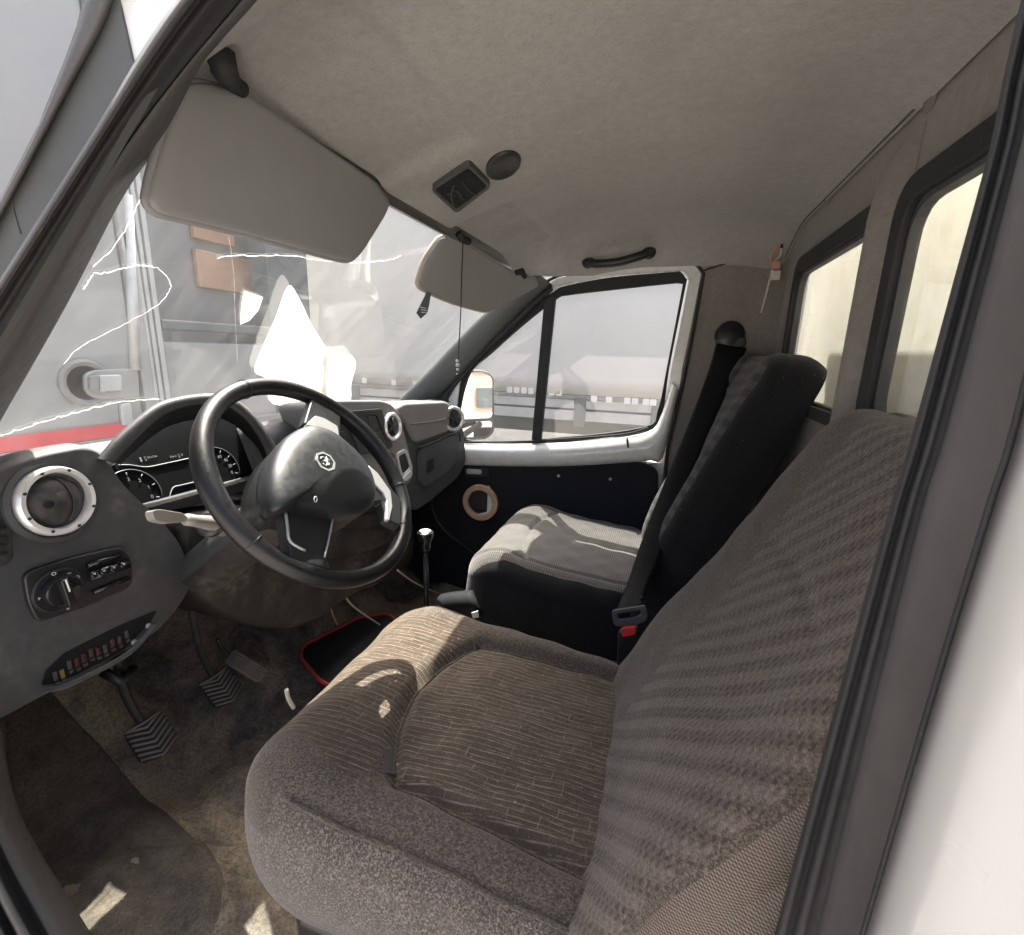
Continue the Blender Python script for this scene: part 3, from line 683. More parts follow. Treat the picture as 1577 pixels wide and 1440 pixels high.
# left round vent
def vent(c, r, n, par, rot=.5):
    t = lathe('vent_ring', c, n, [(r * .80, -.012), (r * .80, .004), (r * .84, .009), (r * .95, .009), (r, .005), (r * 1.02, -.004), (r * 1.02, -.012)], 'silver_bright', par, seg=48)
    lathe('vent_collar', c, n, [(r * 1.02, -.004), (r * 1.10, .001), (r * 1.22, -.002), (r * 1.22, -.008)], 'dash_grey', t, seg=40)
    lathe('vent_ball', c, n, [(r * .80, -.010), (r * .74, -.002), (r * .55, .006), (r * .3, .011), (.0005, .0125)], 'dash_dark', t, seg=36)
    u, v, nn = frame_of(n)
    for k, a in enumerate(np.linspace(0, 2 * math.pi, 8, endpoint=False)):
        p = np.array(c) + r * .90 * (math.cos(a + .3) * u + math.sin(a + .3) * v) + nn * .0095
        lathe('vent_notch', p, n, [(r * .045, -.001), (r * .045, .0008), (.0003, .001)], 'dash_dark', t, seg=8)
    arc = [np.array(c) + r * (.28 * math.sqrt(max(0, 1 - (s / .72) ** 2)) * u * rot / abs(rot) + s * v) + nn * (.0125 - .011 * (s / .75) ** 2) for s in np.linspace(-.70, .70, 13)]
    tube('vent_split', arc, .0012, 'black_plastic', t, seg=6)
    q = np.array(c) + r * .34 * u * (-1) + nn * .0105
    lathe('vent_hole', q, n, [(r * .14, 0), (r * .14, .0022), (r * .10, .0026), (r * .09, .001), (.0003, .0008)], 'black_plastic', t, seg=16)
    return t
vent(ony((87, 771), DY - .008), .0515, nrm((.10, -1, .12)), db)
# side outlet at the frame edge
so_ = thing('side_vent', 'black louvred side outlet at the outer end of the dashboard', 'vent', ony((0, 820), DY))
extr('bezel', [ony(p, DY - .006) for p in rnd([(-40, 770), (8, 788), (18, 815), (20, 862), (8, 872), (-40, 880)], 8)], (0, .02, 0), 'dash_dark', so_, bevel=.003)
for k in range(4): extr('louvre', [ony(p, DY - .010) for p in [(-38, 812 + 15 * k), (10, 812 + 13 * k), (11, 817 + 13 * k), (-38, 818 + 15 * k)]], (0, .006, 0), 'black_plastic', so_, bevel=.001)
# light switch panel
sw = extr('switch_panel', [ony(p, DY - .010) for p in rnd([(37, 888), (50, 878), (100, 862), (170, 845), (190, 843), (203, 862), (205, 898), (196, 908), (130, 936), (68, 958), (56, 955), (44, 930)], 10)], (0, .02, 0), 'black_plastic', db, bevel=.004)
kc = ony((89, 908), DY - .010)
lathe('dial_plate', kc, (0, -1, 0), [(.034, -.002), (.034, .003), (.031, .004), (.028, .003), (.0005, .003)], 'black_plastic', sw, seg=36)
lathe('dial_knob', kc, (0, -1, 0), [(.0245, .002), (.0245, .012), (.023, .016), (.020, .0175), (.0005, .018)], 'gloss_black', sw, seg=36)
kb = nrm((.10, 0, -1)); ku = nrm(np.cross(kb, A(0, 1, 0)))
extr('knob_grip', [kc + A(0, -.017, 0) + kb * a + ku * b for a, b in ((-.023, -.005), (-.023, .005), (.022, .006), (.022, -.006))], (0, -.010, 0), 'gloss_black', sw, bevel=.002)
extr('knob_pointer', [kc + A(0, -.0272, 0) + kb * a + ku * b for a, b in ((-.022, -.001), (-.022, .001), (-.002, .001), (-.002, -.001))], (0, -.0008, 0), 'print_white', sw)
def ptxt(name, s, p, h, par, X, off, mat, rot=0., plane='y'):
    cu = bpy.data.curves.new(name, 'FONT'); cu.body = s; cu.size = h; cu.extrude = .0002; cu.align_x = 'CENTER'; cu.align_y = 'CENTER'
    o = bpy.data.objects.new(name, cu); COL.objects.link(o); o.data.materials.append(M[mat]); o.parent = par
    q = np.array(p) - WORG[par.name]; ml = Matrix.Translation(Vector(q)) @ X @ Matrix.Rotation(rot, 4, 'Z')
    dg = bpy.context.evaluated_depsgraph_get(); me = bpy.data.meshes.new_from_object(o.evaluated_get(dg)); bpy.data.objects.remove(o)
    if not len(me.vertices): return None
    o = bpy.data.objects.new(name, me); COL.objects.link(o); o.parent = par; o.matrix_local = ml; WORG[o.name] = WORG[par.name]; return o
RY = Matrix.Rotation(math.pi / 2, 4, 'X')
for s, px in (('O', (83, 884)), ('-oo-', (103, 884)), ('≡O', (117, 890)), ('◇', (104, 926)), ('>', (61, 922)), ('=', (105, 938))):
    ptxt('dial_mark', s, ony(px, DY - .0145), .0075, sw, RY, 0, 'print_white')
for (x0, y0), (x1, y1), tt in (((134, 871), (186, 855), .005), ((136, 888), (196, 868), .010), ((144, 912), (199, 890), .004)):
    p0, p1 = ony((x0, y0), DY - .013), ony((x1, y1), DY - .013)
    tube('thumb_wheel_slot', [p0, p1], tt * .9, 'gloss_black', sw, seg=12)
for k in range(4):
    p = ony((143 + k * 15, 886 - k * 5), DY - .022); lathe('switch_key', p, (.2, -1, .3), [(.0055, -.004), (.0055, .003), (.004, .0045), (.0004, .0048)], 'gloss_black', sw, seg=12)
    ptxt('key_mark', '≡', ony((146 + k * 15, 884 - k * 5), DY - .0275), .006, sw, RY, 0, 'print_white')
# open fuse compartment below the switches
fb = thing('fuse_box', 'open fuse compartment with coloured fuses under the light switch', 'fuse box', ony((140, 1010), DY))
fo = rnd([(64, 1056), (72, 1032), (100, 1006), (180, 966), (242, 940), (232, 958), (190, 1002), (120, 1038), (88, 1052)], 4)
extr('recess', [ony(p, DY - .0035) for p in fo], (0, .004, 0), 'gauge_black', fb)
loft('lower_lip', [[ony(p, DY - .004 - .010 * k) + A(0, 0, -.004 * k) for p in cr([(64, 1058), (92, 1054), (124, 1041), (193, 1004), (236, 958)], 5)] for k in (0, 1)] + [[ony(p, DY - .012) for p in cr([(66, 1068), (98, 1062), (132, 1047), (202, 1008), (243, 962)], 5)]], 'dash_grey', fb, smooth=True)
fc = ['dull_fuse', 'yellow', 'dull_fuse', 'red_fuse', 'red_fuse', 'brown_fuse', 'red_fuse', 'dull_fuse', 'brown_fuse', 'brown_fuse', 'dull_fuse']
for k in range(11):
    px = (84 + k * 11.0, 1036 - k * 5.7 + (5 if k < 2 else 0) + [0, 2, -1, 1, 0, -2, 1, 3, 0, 1, -2][k]); c = ony(px, DY - .003)
    f = box('fuse', c + A(-.0026, -.003, -.0075), c + A(.0026, .003, .0075), fc[k], fb, bevel=.0008)
    box('fuse_blade', c + A(-.0026, -.004, -.014), c + A(.0026, .002, -.0096), 'dark_metal', f)
for p in ((228, 964), (206, 989)):
    lathe('screw', ony(p, DY - .004), (0, -1, .2), [(.005, 0), (.005, .002), (.0004, .004)], 'metal', fb, seg=10)

# instrument cluster with hood
ic = thing('instrument_cluster', 'hooded instrument cluster with dark gauges behind the steering wheel', 'instrument cluster', ony((290, 770), DY))
HO = [(150, 706), (176, 674), (230, 628), (266, 613), (316, 606), (352, 610), (386, 632), (414, 668), (432, 706), (430, 740)]
HI = [(178, 712), (196, 690), (240, 648), (272, 630), (316, 622), (346, 624), (378, 646), (402, 680), (414, 712), (412, 740)]
HB = [(186, 716), (204, 698), (246, 664), (280, 650), (318, 645), (344, 646), (372, 664), (392, 690), (402, 716), (400, 738)]
ho, hi_, hb = cr(HO, 5), cr(HI, 5), cr(HB, 5)
back = [ony(p, .985) for p in blend(np.array(ho), np.array(hb), .9)]
loft('hood', [back, [ony(p, .855) for p in ho], [ony(p, .842) for p in blend(np.array(ho), np.array(hi_), .25)], [ony(p, .842) for p in blend(np.array(ho), np.array(hi_), .75)], [ony(p, .85) for p in hi_]], 'dash_grey', ic, smooth=True)
loft('hood_lining', [[ony(p, .85) for p in hi_], [ony(p, .87) for p in hi_], [ony(p, .975) for p in hb]], 'gauge_black', ic, smooth=True)
fpt, fn = ony((290, 745), .97), nrm((0, -1, .35))
fo_ = [onp(p, fpt, fn) for p in [(176, 716), (200, 694), (246, 655), (300, 640), (344, 640), (380, 660), (404, 690), (412, 740), (330, 765), (225, 800)]]
face = extr('gauge_face', fo_, -fn * .01, 'gauge_black', ic)
def onf(p, o=.0012): return onp(p, fpt + fn * o, fn)
u_, v_, _n = frame_of(fn)
def gauge(c, r, a0, a1, step, big):
    pts = [c + r * (math.cos(a) * u_ + math.sin(a) * v_) for a in np.linspace(a0, a1, 24)]
    tube('gauge_scale', pts, .0011, 'gauge_arc', face, seg=6)
    for k, a in enumerate(np.arange(a0, a1 + .01, step)):
        p = c + r * .90 * (math.cos(a) * u_ + math.sin(a) * v_); q = c + r * .78 * (math.cos(a) * u_ + math.sin(a) * v_)
        tube('gauge_tick', [p, q], .0008, 'gauge_mark', face, seg=5)
        ptxt('gauge_number', str(k) if not big else str(20 * k), c + r * .63 * (math.cos(a) * u_ + math.sin(a) * v_), .010, face, Matrix((( u_[0], v_[0], _n[0], 0), (u_[1], v_[1], _n[1], 0), (u_[2], v_[2], _n[2], 0), (0, 0, 0, 1))), 0, 'gauge_mark')
gauge(onf((207, 763)), .052, math.radians(-20), math.radians(200), math.radians(36), False)
gauge(onf((336, 725)), .056, math.radians(-20), math.radians(200), math.radians(27), True)
FM = Matrix(((u_[0], v_[0], _n[0], 0), (u_[1], v_[1], _n[1], 0), (u_[2], v_[2], _n[2], 0), (0, 0, 0, 1)))
tube('cluster_line', [onf(p) for p in cr([(183, 716), (200, 716), (226, 719), (258, 713), (290, 706)], 6)], .0010, 'gauge_mark', face, seg=6)
tube('cluster_line', [onf(p) for p in cr([(260, 772), (266, 752), (280, 747), (320, 738)], 6)], .0010, 'gauge_mark', face, seg=6)
for px, s in (((228, 705), '▮▯≡◦≡▪'), ((272, 702), '≡▪◦▯≡')): ptxt('warning_symbols', s, onf(px), .009, face, FM, 0, 'gauge_mark')
extr('lower_shelf', [ony(p, .93) for p in [(228, 782), (300, 762), (410, 732), (420, 742), (320, 775), (240, 792)]], (0, .05, .0), 'dash_grey', ic, bevel=.003)

# centre stack
CP, CN = ony((590, 690), .845), nrm((-.06, -1, .10))
def onc(p, o=0.): return onp(p, CP + CN * o, CN)
cs = thing('centre_console', 'silver trimmed centre console with empty radio slot right of steering wheel', 'console', onc((580, 770)))
so2 = rnd([(468, 622), (500, 616), (590, 616), (608, 624), (622, 660), (632, 700), (638, 728), (634, 742), (612, 765), (540, 740), (500, 700)], 12)
extr('stack_body', [onc(p) for p in so2], -CN * .10, 'dash_light', cs, bevel=.008, seg=3)
extr('radio_slot', [onc(p, .002) for p in rnd([(512, 636), (586, 631), (604, 688), (560, 700), (524, 690)], 5)], -CN * .01, 'black_plastic', cs, bevel=.001)
rb = [(536, 640), (582, 637), (598, 684), (556, 694)]
ring('radio_bezel', [onc(p, .006) for p in rnd([(528, 634), (588, 629), (606, 689), (556, 702)], 5)], [onc(p, .006) for p in rnd([(536, 642), (580, 638), (597, 683), (558, 692)], 5)], -CN * .01, 'dash_dark', cs, bevel=.002)
extr('slot_tray', [onc(p, .004) for p in [(566, 640), (578, 640), (588, 664), (572, 667)]], -CN * .005, 'dash_dark', cs, bevel=.002)
extr('slot_shelf', [onc(p, .005) for p in [(560, 669), (590, 664), (591, 666), (561, 671)]], -CN * .005, 'dash_grey', cs)
extr('slot_lower', [onc(p, .004) for p in [(563, 674), (590, 668), (596, 682), (568, 688)]], -CN * .005, 'dash_dark', cs, bevel=.002)
extr('button', [onc(p, .008) for p in rnd([(596, 698), (606, 696), (609, 706), (600, 709)], 3)], -CN * .01, 'dash_grey', cs, bevel=.002)
ring('pocket_frame', [onc(p, .005) for p in rnd([(611, 698), (626, 690), (637, 722), (622, 738), (618, 730)], 5)], [onc(p, .005) for p in rnd([(614, 703), (625, 697), (632, 720), (622, 730), (619, 724)], 4)], -CN * .012, 'silver', cs, bevel=.002)
extr('pocket', [onc(p, .001) for p in rnd([(614, 701), (625, 695), (633, 720), (622, 731), (619, 724)], 3)], -CN * .01, 'black_plastic', cs)
extr('lower_trim', [onc(p, .006) for p in rnd([(619, 738), (634, 722), (636, 732), (626, 742)], 4)], -CN * .01, 'silver_bright', cs, bevel=.002)
for px, s in (((520, 650), 1), ((524, 672), 1)):
    extr('stack_switch', [onc((px[0] + a, px[1] + b), .006) for a, b in ((-6, -7), (6, -8), (9, 6), (-3, 7))], -CN * .01, 'black_plastic', cs, bevel=.002)
lathe('vent_ring', onc((604, 657), .002), nrm(CN + A(.0, 0, .0)), [(.034, -.008), (.034, .004), (.037, .008), (.044, .008), (.047, .003), (.047, -.008)], 'silver_bright', cs, seg=40)
lathe('vent_ball', onc((604, 657), .002), nrm(CN), [(.034, -.006), (.030, .002), (.015, .008), (.0005, .009)], 'black_plastic', cs, seg=30)
for k in range(5):
    a = k * 1.256; q = onc((604, 657), .010); uu, vv, n3 = frame_of(CN); p = q + .020 * (math.cos(a) * uu + math.sin(a) * vv)
    tube('vent_vane', [q, p + .010 * (math.cos(a) * uu + math.sin(a) * vv)], .0028, 'dash_dark', cs, seg=6)
# passenger side of the dashboard
GP, GN = A(.30, .862, .74), nrm((-.20, -.98, .05))
def ong(p, o=0.): return onp(p, GP + GN * o, GN)
gb = thing('glove_box', 'grey glove box section with lid and handle before the passenger bench', 'glove box', ong((670, 770)))
go = rnd([(608, 632), (620, 620), (690, 617), (704, 628), (716, 664), (719, 712), (708, 735), (670, 768), (640, 790), (624, 770), (632, 735), (622, 680)], 14)
extr('section_body', [ong(p) for p in go], -GN * .16, 'dash_grey', gb, bevel=.012, seg=3)
extr('upper_pad', [ong(p, .012) for p in rnd([(610, 630), (622, 621), (690, 618), (700, 632), (706, 660), (640, 684), (628, 660)], 9)], -GN * .05, 'dash_light', gb, bevel=.010, seg=3)
tube('pad_crease', [ong(p, .013) for p in cr([(632, 653), (660, 650), (688, 645)], 5)], .003, 'dash_light', gb)
tube('lid_gap', [ong(p, .010) for p in cr([(644, 690), (670, 680), (704, 664), (709, 680)], 5)], .004, 'black_plastic', gb)
extr('glove_lid', [ong(p, .008) for p in rnd([(645, 692), (704, 668), (710, 690), (708, 708), (690, 730), (655, 752), (644, 740)], 8)], -GN * .02, 'dash_grey', gb, bevel=.005)
extr('lid_handle', [ong(p, .010) for p in rnd([(658, 708), (669, 703), (668, 724), (657, 730)], 3)], -GN * .01, 'black_plastic', gb, bevel=.002)
vc = ong((698, 645), .016)
lathe('vent_ring', vc, nrm((-.55, -.83, .1)), [(.036, -.01), (.036, .004), (.039, .008), (.047, .008), (.050, .003), (.050, -.012)], 'silver_bright', gb, seg=40)
lathe('vent_ball', vc, nrm((-.55, -.83, .1)), [(.036, -.008), (.030, .001), (.015, .006), (.0005, .007)], 'black_plastic', gb, seg=30)
for k in range(5):
    a = k * 1.256 + .4; uu, vv, n3 = frame_of(nrm((-.55, -.83, .1))); q = vc + n3 * .007
    tube('vent_vane', [q, q + .031 * (math.cos(a) * uu + math.sin(a) * vv)], .003, 'dash_dark', gb, seg=6)

# knee panel and tunnel cover
kp = thing('knee_panel', 'scuffed dark brown panel under the steering column', 'panel', ony((450, 960), .88))
ko = rnd([(278, 800), (440, 770), (612, 740), (640, 800), (640, 868), (600, 892), (545, 915), (482, 962), (432, 972), (370, 962), (318, 930), (286, 892)], 25)
dome('panel', [ony(p, .88) for p in ko], (0, -1, 0), [(1.0, -.25), (1.0, -.02), (.985, -.005), (.96, .0), (.9, .006)], 'brown_plastic', kp)
extr('lower_cover', [ony(p, .865) for p in rnd([(505, 800), (600, 790), (606, 835), (560, 852), (500, 862)], 10)], (0, .05, 0), 'brown_plastic', kp, bevel=.006)
tube('panel_gap', [ony(p, .864) for p in [(512, 812), (560, 815), (602, 812)]], .0015, 'black_plastic', kp)
tun = thing('gear_tunnel', 'dark carpeted tunnel cover behind the gear lever', 'tunnel', A(.22, .9, .0))
rows = []
for y in np.linspace(.52, 1.40, 14):
    h = .05 + .02 * (y - .5); wd = .16 + .05 * (y - .5)
    rows.append([A(.20 + wd * math.copysign(abs(math.cos(a)) ** .6, math.cos(a)), y, -.01 + h * math.sin(a) ** .5 if math.sin(a) > 0 else -.01) for a in np.linspace(math.pi, 0, 17)])
loft('cover', rows, 'brown_plastic', tun, smooth=True)

# ================================================================== STEERING WHEEL
SC, TH, YW = A(-.44, .549, .850), math.radians(37.0), math.radians(-2.0)
SU = A(0, math.sin(TH), math.cos(TH)); SX = A(math.cos(YW), math.sin(YW), 0); SN = nrm(np.cross(SX, SU)); 
if SN[1] > 0: SN = -SN
def ons(p, o=0.): return onp(p, SC + SN * o, SN)
sw_ = thing('steering_wheel', 'black leather rimmed steering wheel with round centre emblem pad', 'steering wheel', SC)
RR, RT = .1865, .0148
rim = [SC + RR * (math.cos(a) * SX + math.sin(a) * SU) for a in np.linspace(0, 2 * math.pi, 96, endpoint=False)]
v, f = [], []
for i, a in enumerate(np.linspace(0, 2 * math.pi, 96, endpoint=False)):
    e = math.cos(a) * SX + math.sin(a) * SU
    for k in range(16):
        b = 2 * math.pi * k / 16; fat = 1.0 + .10 * math.exp(-((math.sin(a) - .25) / .25) ** 2)
        v.append(SC + e * (RR + RT * fat * .95 * math.cos(b)) + SN * (RT * 1.08 * fat * math.sin(b)))
for i in range(96):
    for k in range(16): f.append([i * 16 + k, i * 16 + (k + 1) % 16, ((i + 1) % 96) * 16 + (k + 1) % 16, ((i + 1) % 96) * 16 + k])
rim = mk('rim', v, f, 'leather', sw_, smooth=True)
for a in (math.radians(198), math.radians(-22), math.radians(-52), math.radians(100)):
    e = math.cos(a) * SX + math.sin(a) * SU
    tube('rim_seam', [SC + e * (RR + RT * 1.02 * math.cos(b)) + SN * (RT * 1.16 * math.sin(b)) for b in np.linspace(0, 2 * math.pi, 20, endpoint=False)], .0007, 'black_plastic', rim, seg=5, closed=True)
z5 = lambda pts: [(280 + x / 3.79, 560 + y / 3.79) for x, y in pts]
hub = z5([(735, 365), (860, 395), (960, 468), (1060, 570), (1118, 690), (1122, 800), (1075, 862), (960, 890), (800, 862), (660, 838), (575, 866), (525, 850), (497, 760), (500, 640), (540, 520), (610, 425)])
hp_ = [ons(p, .030) for p in cr(hub, 4, True)]
dome('hub_back', [ons(p, .012) for p in cr([(x * .97 + 14, y * .97 + 24) for x, y in hub], 3, True)], SN, [(1.0, -.075), (1.02, -.02), (1.0, .004), (.96, .008)], 'hub_plastic', sw_)
dome('hub_pad', hp_, SN, [(.985, -.030), (1.0, -.020), (1.0, -.004), (.985, .003), (.955, .008), (.90, .0125), (.82, .016), (.70, .0195), (.5, .0225), (.25, .024), (.02, .0243)], 'hub_plastic', sw_)
ec = ons((501, 711), .0535)
oc = lambda r, ry=1.: [ec + r * (math.cos(a + math.pi / 8) * SX + ry * math.sin(a + math.pi / 8) * SU) for a in np.linspace(0, 2 * math.pi, 8, endpoint=False)]
em = ring('emblem', oc(.0185), oc(.0150), SN * .0015, 'silver', sw_)
for q in ([(-.006, .006), (-.002, .009), (.003, .005), (-.001, .000), (.004, -.004), (.001, -.008)], [(-.008, -.002), (-.004, -.007), (.001, -.003), (.006, .003), (.008, -.001)], [(-.004, .002), (.002, .001), (.007, .007)]):
    tube('emblem_stag', [ec + SN * .0012 + a * SX + b * SU for a, b in cr([(x, y) for x, y in q], 4)], .0011, 'silver', em, seg=6)
tube('airbag_mark', [ons((486 + 2.2 * math.cos(a), 769 + 4.5 * math.sin(a)), .0515) for a in np.linspace(0, 2 * math.pi, 12, endpoint=False)], .0007, 'silver', sw_, closed=True, seg=5)
# spokes
extr('spoke', [ons(p, .012) for p in [(434, 782), (514, 794), (504, 858), (512, 880), (448, 862), (446, 838)]], -SN * .026, 'hub_plastic', sw_, bevel=.005)
tube('spoke_trim', [ons(p, .016) for p in cr([(513, 797), (507, 828), (500, 858)], 4)], .0016, 'silver', sw_)
tube('spoke_trim', [ons(p, .014) for p in cr([(440, 790), (443, 812), (447, 834), (470, 848)], 4)], .0022, 'silver', sw_)
extr('spoke', [ons(p, .010) for p in [(560, 712), (598, 744), (618, 770), (618, 812), (596, 800), (588, 772), (566, 776)]], -SN * .022, 'hub_plastic', sw_, bevel=.004)
extr('spoke_trim', [ons(p, .014) for p in [(568, 716), (582, 728), (602, 756), (605, 780), (600, 802), (595, 800), (596, 770), (590, 758), (572, 740)]], -SN * .008, 'silver', sw_, bevel=.002)
extr('spoke', [ons(p, .008) for p in [(468, 652), (500, 655), (524, 672), (526, 640), (500, 612), (482, 606)]], -SN * .022, 'hub_plastic', sw_, bevel=.004)
extr('spoke_trim', [ons(p, .018) for p in rnd([(472, 654), (486, 640), (500, 644), (520, 656), (523, 674), (496, 660)], 3)], -SN * .014, 'silver', sw_, bevel=.003)
# column
co = thing('steering_column', 'beige grey steering column shroud behind the wheel', 'steering column', SC + A(0, .3, -.25))
cd = -SN
def colring(d, rx, ry, off=0.): return [SC + cd * d + rx * math.cos(a) * SX + ry * math.sin(a) * SU + SU * off for a in np.linspace(0, 2 * math.pi, 28, endpoint=False)]
prof = [(.045, .030, .030, 0), (.050, .042, .040, 0), (.07, .048, .046, 0), (.16, .050, .048, 0), (.26, .050, .048, 0), (.38, .050, .048, 0)]
for nm, a0, a1, mt_ in (('upper_shroud', -.05, math.pi + .05, 'dash_grey'), ('lower_shroud', math.pi, 2 * math.pi, 'brown_plastic')):
    rows = [[SC + cd * d + rx * 1.0 * math.cos(a) * SX + (ry * math.sin(a) + of) * SU for a in np.linspace(a0, a1, 20)] for d, rx, ry, of in prof]
    loft(nm, rows, mt_, co, smooth=True)
s0 = SC + cd * .10 - SX * .06 - SU * .0
sp = [ony(p, .655) for p in [(328, 806), (300, 802), (286, 800)]]
kn = tube('indicator_stalk', [ony((345, 815), .68)] + sp, [.013, .012, .009, .009], 'stalk_beige', co)
extr('paddle', [ony(p, .652) for p in rnd([(234, 786), (246, 784), (282, 790), (290, 797), (288, 803), (260, 806), (238, 801)], 6)], (0, .016, -.004), 'stalk_beige', kn, bevel=.004)
lathe('stalk_collar', ony((322, 806), .665), nrm(ony((300, 802), .655) - ony((345, 815), .68)), [(.021, -.01), (.021, .0), (.016, .006), (.011, .007)], 'black_plastic', kn, seg=20)

# ================================================================== PEDALS, LEVER, FLOOR THINGS
def pedal(name, label, cpx, Y, top_px, topY, w, h, tilt, chev=True):
    c = ony(cpx, Y); n = nrm((-.25, -.72, .66)); u, v, n = frame_of(n)
    cs_, sn = math.cos(tilt), math.sin(tilt); u, v = u * cs_ + v * sn, v * cs_ - u * sn
    t = thing(name, label, 'pedal', c)
    O = rnd([c + u * a * w + v * b * h for a, b in ((-1, -.75), (0, -1.08), (1, -.75), (.95, .9), (-.95, .9))] if chev else [c + u * a * w + v * b * h for a, b in ((-1, -1), (1, -1), (1, 1), (-1, 1))], .012)
    extr('pad', O, -n * .014, 'pedal_groove' if chev else 'rib_pedal', t, bevel=.003)
    if chev:
        for k in np.linspace(-.9, .88, 8):
            P = []
            for a, b in ((-.93, k + .28), (0, k - .12), (.93, k + .28)): P.append(c + u * a * w + v * np.clip(b, -.98 if a == 0 else -.68, .84) * h)
            tube('tread', P, w * .072, 'rib_pedal', t, seg=6)
    else:
        for a in np.linspace(-.75, .75, 6): tube('tread', [c + u * a * w - v * h * .92 + n * .001, c + u * a * w + v * h * .92 + n * .001], w * .09, 'rib_pedal', t, seg=6)
    top = ony(top_px, topY)
    mid = (c + top) / 2 + A(0, .03, -.0)
    tube('arm', cr([top, mid, c - n * .02 + v * h * .6, c - n * .02], 6), .009 if chev else .006, 'dark_metal', t)
pedal('clutch_pedal', 'worn clutch pedal with chevron rubber over the tan stained carpet', (235, 1134), 1.03, (180, 1010), 1.05, .040, .048, .15)
pedal('brake_pedal', 'worn brake pedal with chevron rubber next to the accelerator', (343, 1058), 1.05, (295, 930), 1.02, .040, .046, .2)
pedal('accelerator_pedal', 'long grey accelerator pedal with lengthwise ribs', (380, 1025), 1.05, (335, 985), 1.10, .022, .055, .55, False)
for p, l in (((170, 1045), 'bolt head beside the clutch pedal arm'),):
    tube('pedal_bracket', [ony((160, 1035), 1.06), ony((185, 1050), 1.02), ony((205, 1030), 1.06)], .010, 'dark_metal', org=ony(p, 1.06), label='dark metal bracket holding the clutch pedal arm', cat='bracket')
gl = thing('gear_lever', 'thin black gear lever with glossy round knob', 'gear lever', A(.10, .63, .06))
kt = onx((655, 822), .10)
tube('shaft', [A(.10, .64, .05), onx((657, 930), .10), kt + A(0, 0, -.05)], [.008, .0075, .007], 'gloss_black', gl)
lathe('knob', kt + A(0, 0, -.055), (0, 0, 1), [(.006, 0), (.013, .004), (.016, .015), (.017, .030), (.023, .043), (.0255, .053), (.024, .060), (.018, .064), (.0005, .0655)], 'gloss_black', gl, up=(0, 1, 0), seg=28)
lathe('knob_cap', kt + A(0, 0, -.055), (0, 0, 1), [(.016, .0640), (.016, .0652), (.0005, .0664)], 'silver', gl, up=(0, 1, 0), seg=24)
# mats and cables
mt = thing('floor_mat', 'black floor mat with red bound edge ahead of the driver seat', 'mat', onz((500, 1000), .07))
mpx = rnd([(600, 945), (553, 952), (466, 996), (462, 1014), (492, 1050), (560, 1085), (640, 1000)], 10)
mp = [onz(p, .085) for p in mpx]
extr('mat_sheet', mp, (0, 0, -.012), 'dash_dark', mt)
tube('red_binding', [p + A(0, 0, .004) for p in mp], .0065, 'red_cloth', mt, closed=True, seg=8)
for i, (pts, d, l) in enumerate(((([(497, 905), (530, 909), (575, 900), (612, 875)]), .92, 'pale cable looping under the steering wheel rim'), ([(528, 905), (536, 925), (555, 942), (585, 962)], .90, 'pale cable running down to the red edged mat'), ([(508, 925), (512, 945), (520, 962)], .95, 'short pink cable hanging above the red edged mat'), ([(612, 878), (640, 898), (680, 915), (720, 922)], .86, 'pale cable trailing past the gear lever'))):
    P = cr([ony(p, d) for p in pts], 6); tube('cable', P, .0028, 'wire_white' if i != 2 else 'wire_pink', org=P[0], label=l, cat='cable')
P = cr([ony(p, .66) for p in [(441, 1062), (444, 1076), (452, 1090)]], 6); tube('cable', P, .004, 'wire_white', org=P[0], label='white cable end sticking out by the driver seat front', cat='cable')
mb = thing('mesh_pouch', 'black mesh pouch with white tag between the seats', 'pouch', onz((710, 940), .30))
rows = []
for k, px in enumerate(([(672, 922), (695, 918), (722, 916)], [(680, 935), (705, 932), (729, 934)], [(688, 955), (712, 955), (738, 952)])): rows.append([onx(p, .06 - .02 * (k == 1)) for p in cr(px, 5)])
loft('pouch_body', rows, 'web', mb, thick=(.03, 0, 0), smooth=True)
extr('white_tag', [onx(p, .03) for p in [(726, 944), (736, 941), (737, 951), (728, 952)]], (.003, 0, 0), 'white_plain', mb)

# loose dark carpet piece lying in the near left of the footwell
ck = rnd([(60, 1225), (150, 1232), (240, 1262), (320, 1318), (352, 1372), (345, 1440), (300, 1540), (90, 1545), (40, 1360)], 30)
cw = [onz(p, .012) for p in ck]; cc = sum(cw) / len(cw)
rows = [[(lambda q: A(q[0], q[1], floor_z(q[0], q[1]) + .010 + .004 * math.sin(q[0] * 40) * math.sin(q[1] * 33) - (.008 if g > .985 else 0)))(cc + (p - cc) * g) for p in cw] for g in (.02, .25, .45, .6, .72, .82, .9, .96, .99, 1.0)]
loft('carpet_offcut', rows, 'mat_dark', closeu=True, smooth=True, org=cc, label='loose dark grey carpet piece with worn edge beside the door sill', cat='carpet')
# grit and crumbs lying on the carpet
sv, sf = [], []
for k in range(900):
    x = random.uniform(-.76, .05); y = random.uniform(.15, 1.05); z = floor_z(x, y) + .006; r = random.uniform(.0006, .0016); c = A(x, y, z + r * .5)
    q = [c + r * rng.normal(0, .8, 3) for _ in range(4)]; b0 = len(sv); sv += q; sf += [[b0, b0 + 1, b0 + 2], [b0, b0 + 3, b0 + 1], [b0 + 1, b0 + 3, b0 + 2], [b0, b0 + 2, b0 + 3]]
mk('floor_grit', sv, sf, 'mdf_grit', label='pale grit and crumbs scattered over the dirty carpet', cat='grit', kind='stuff')

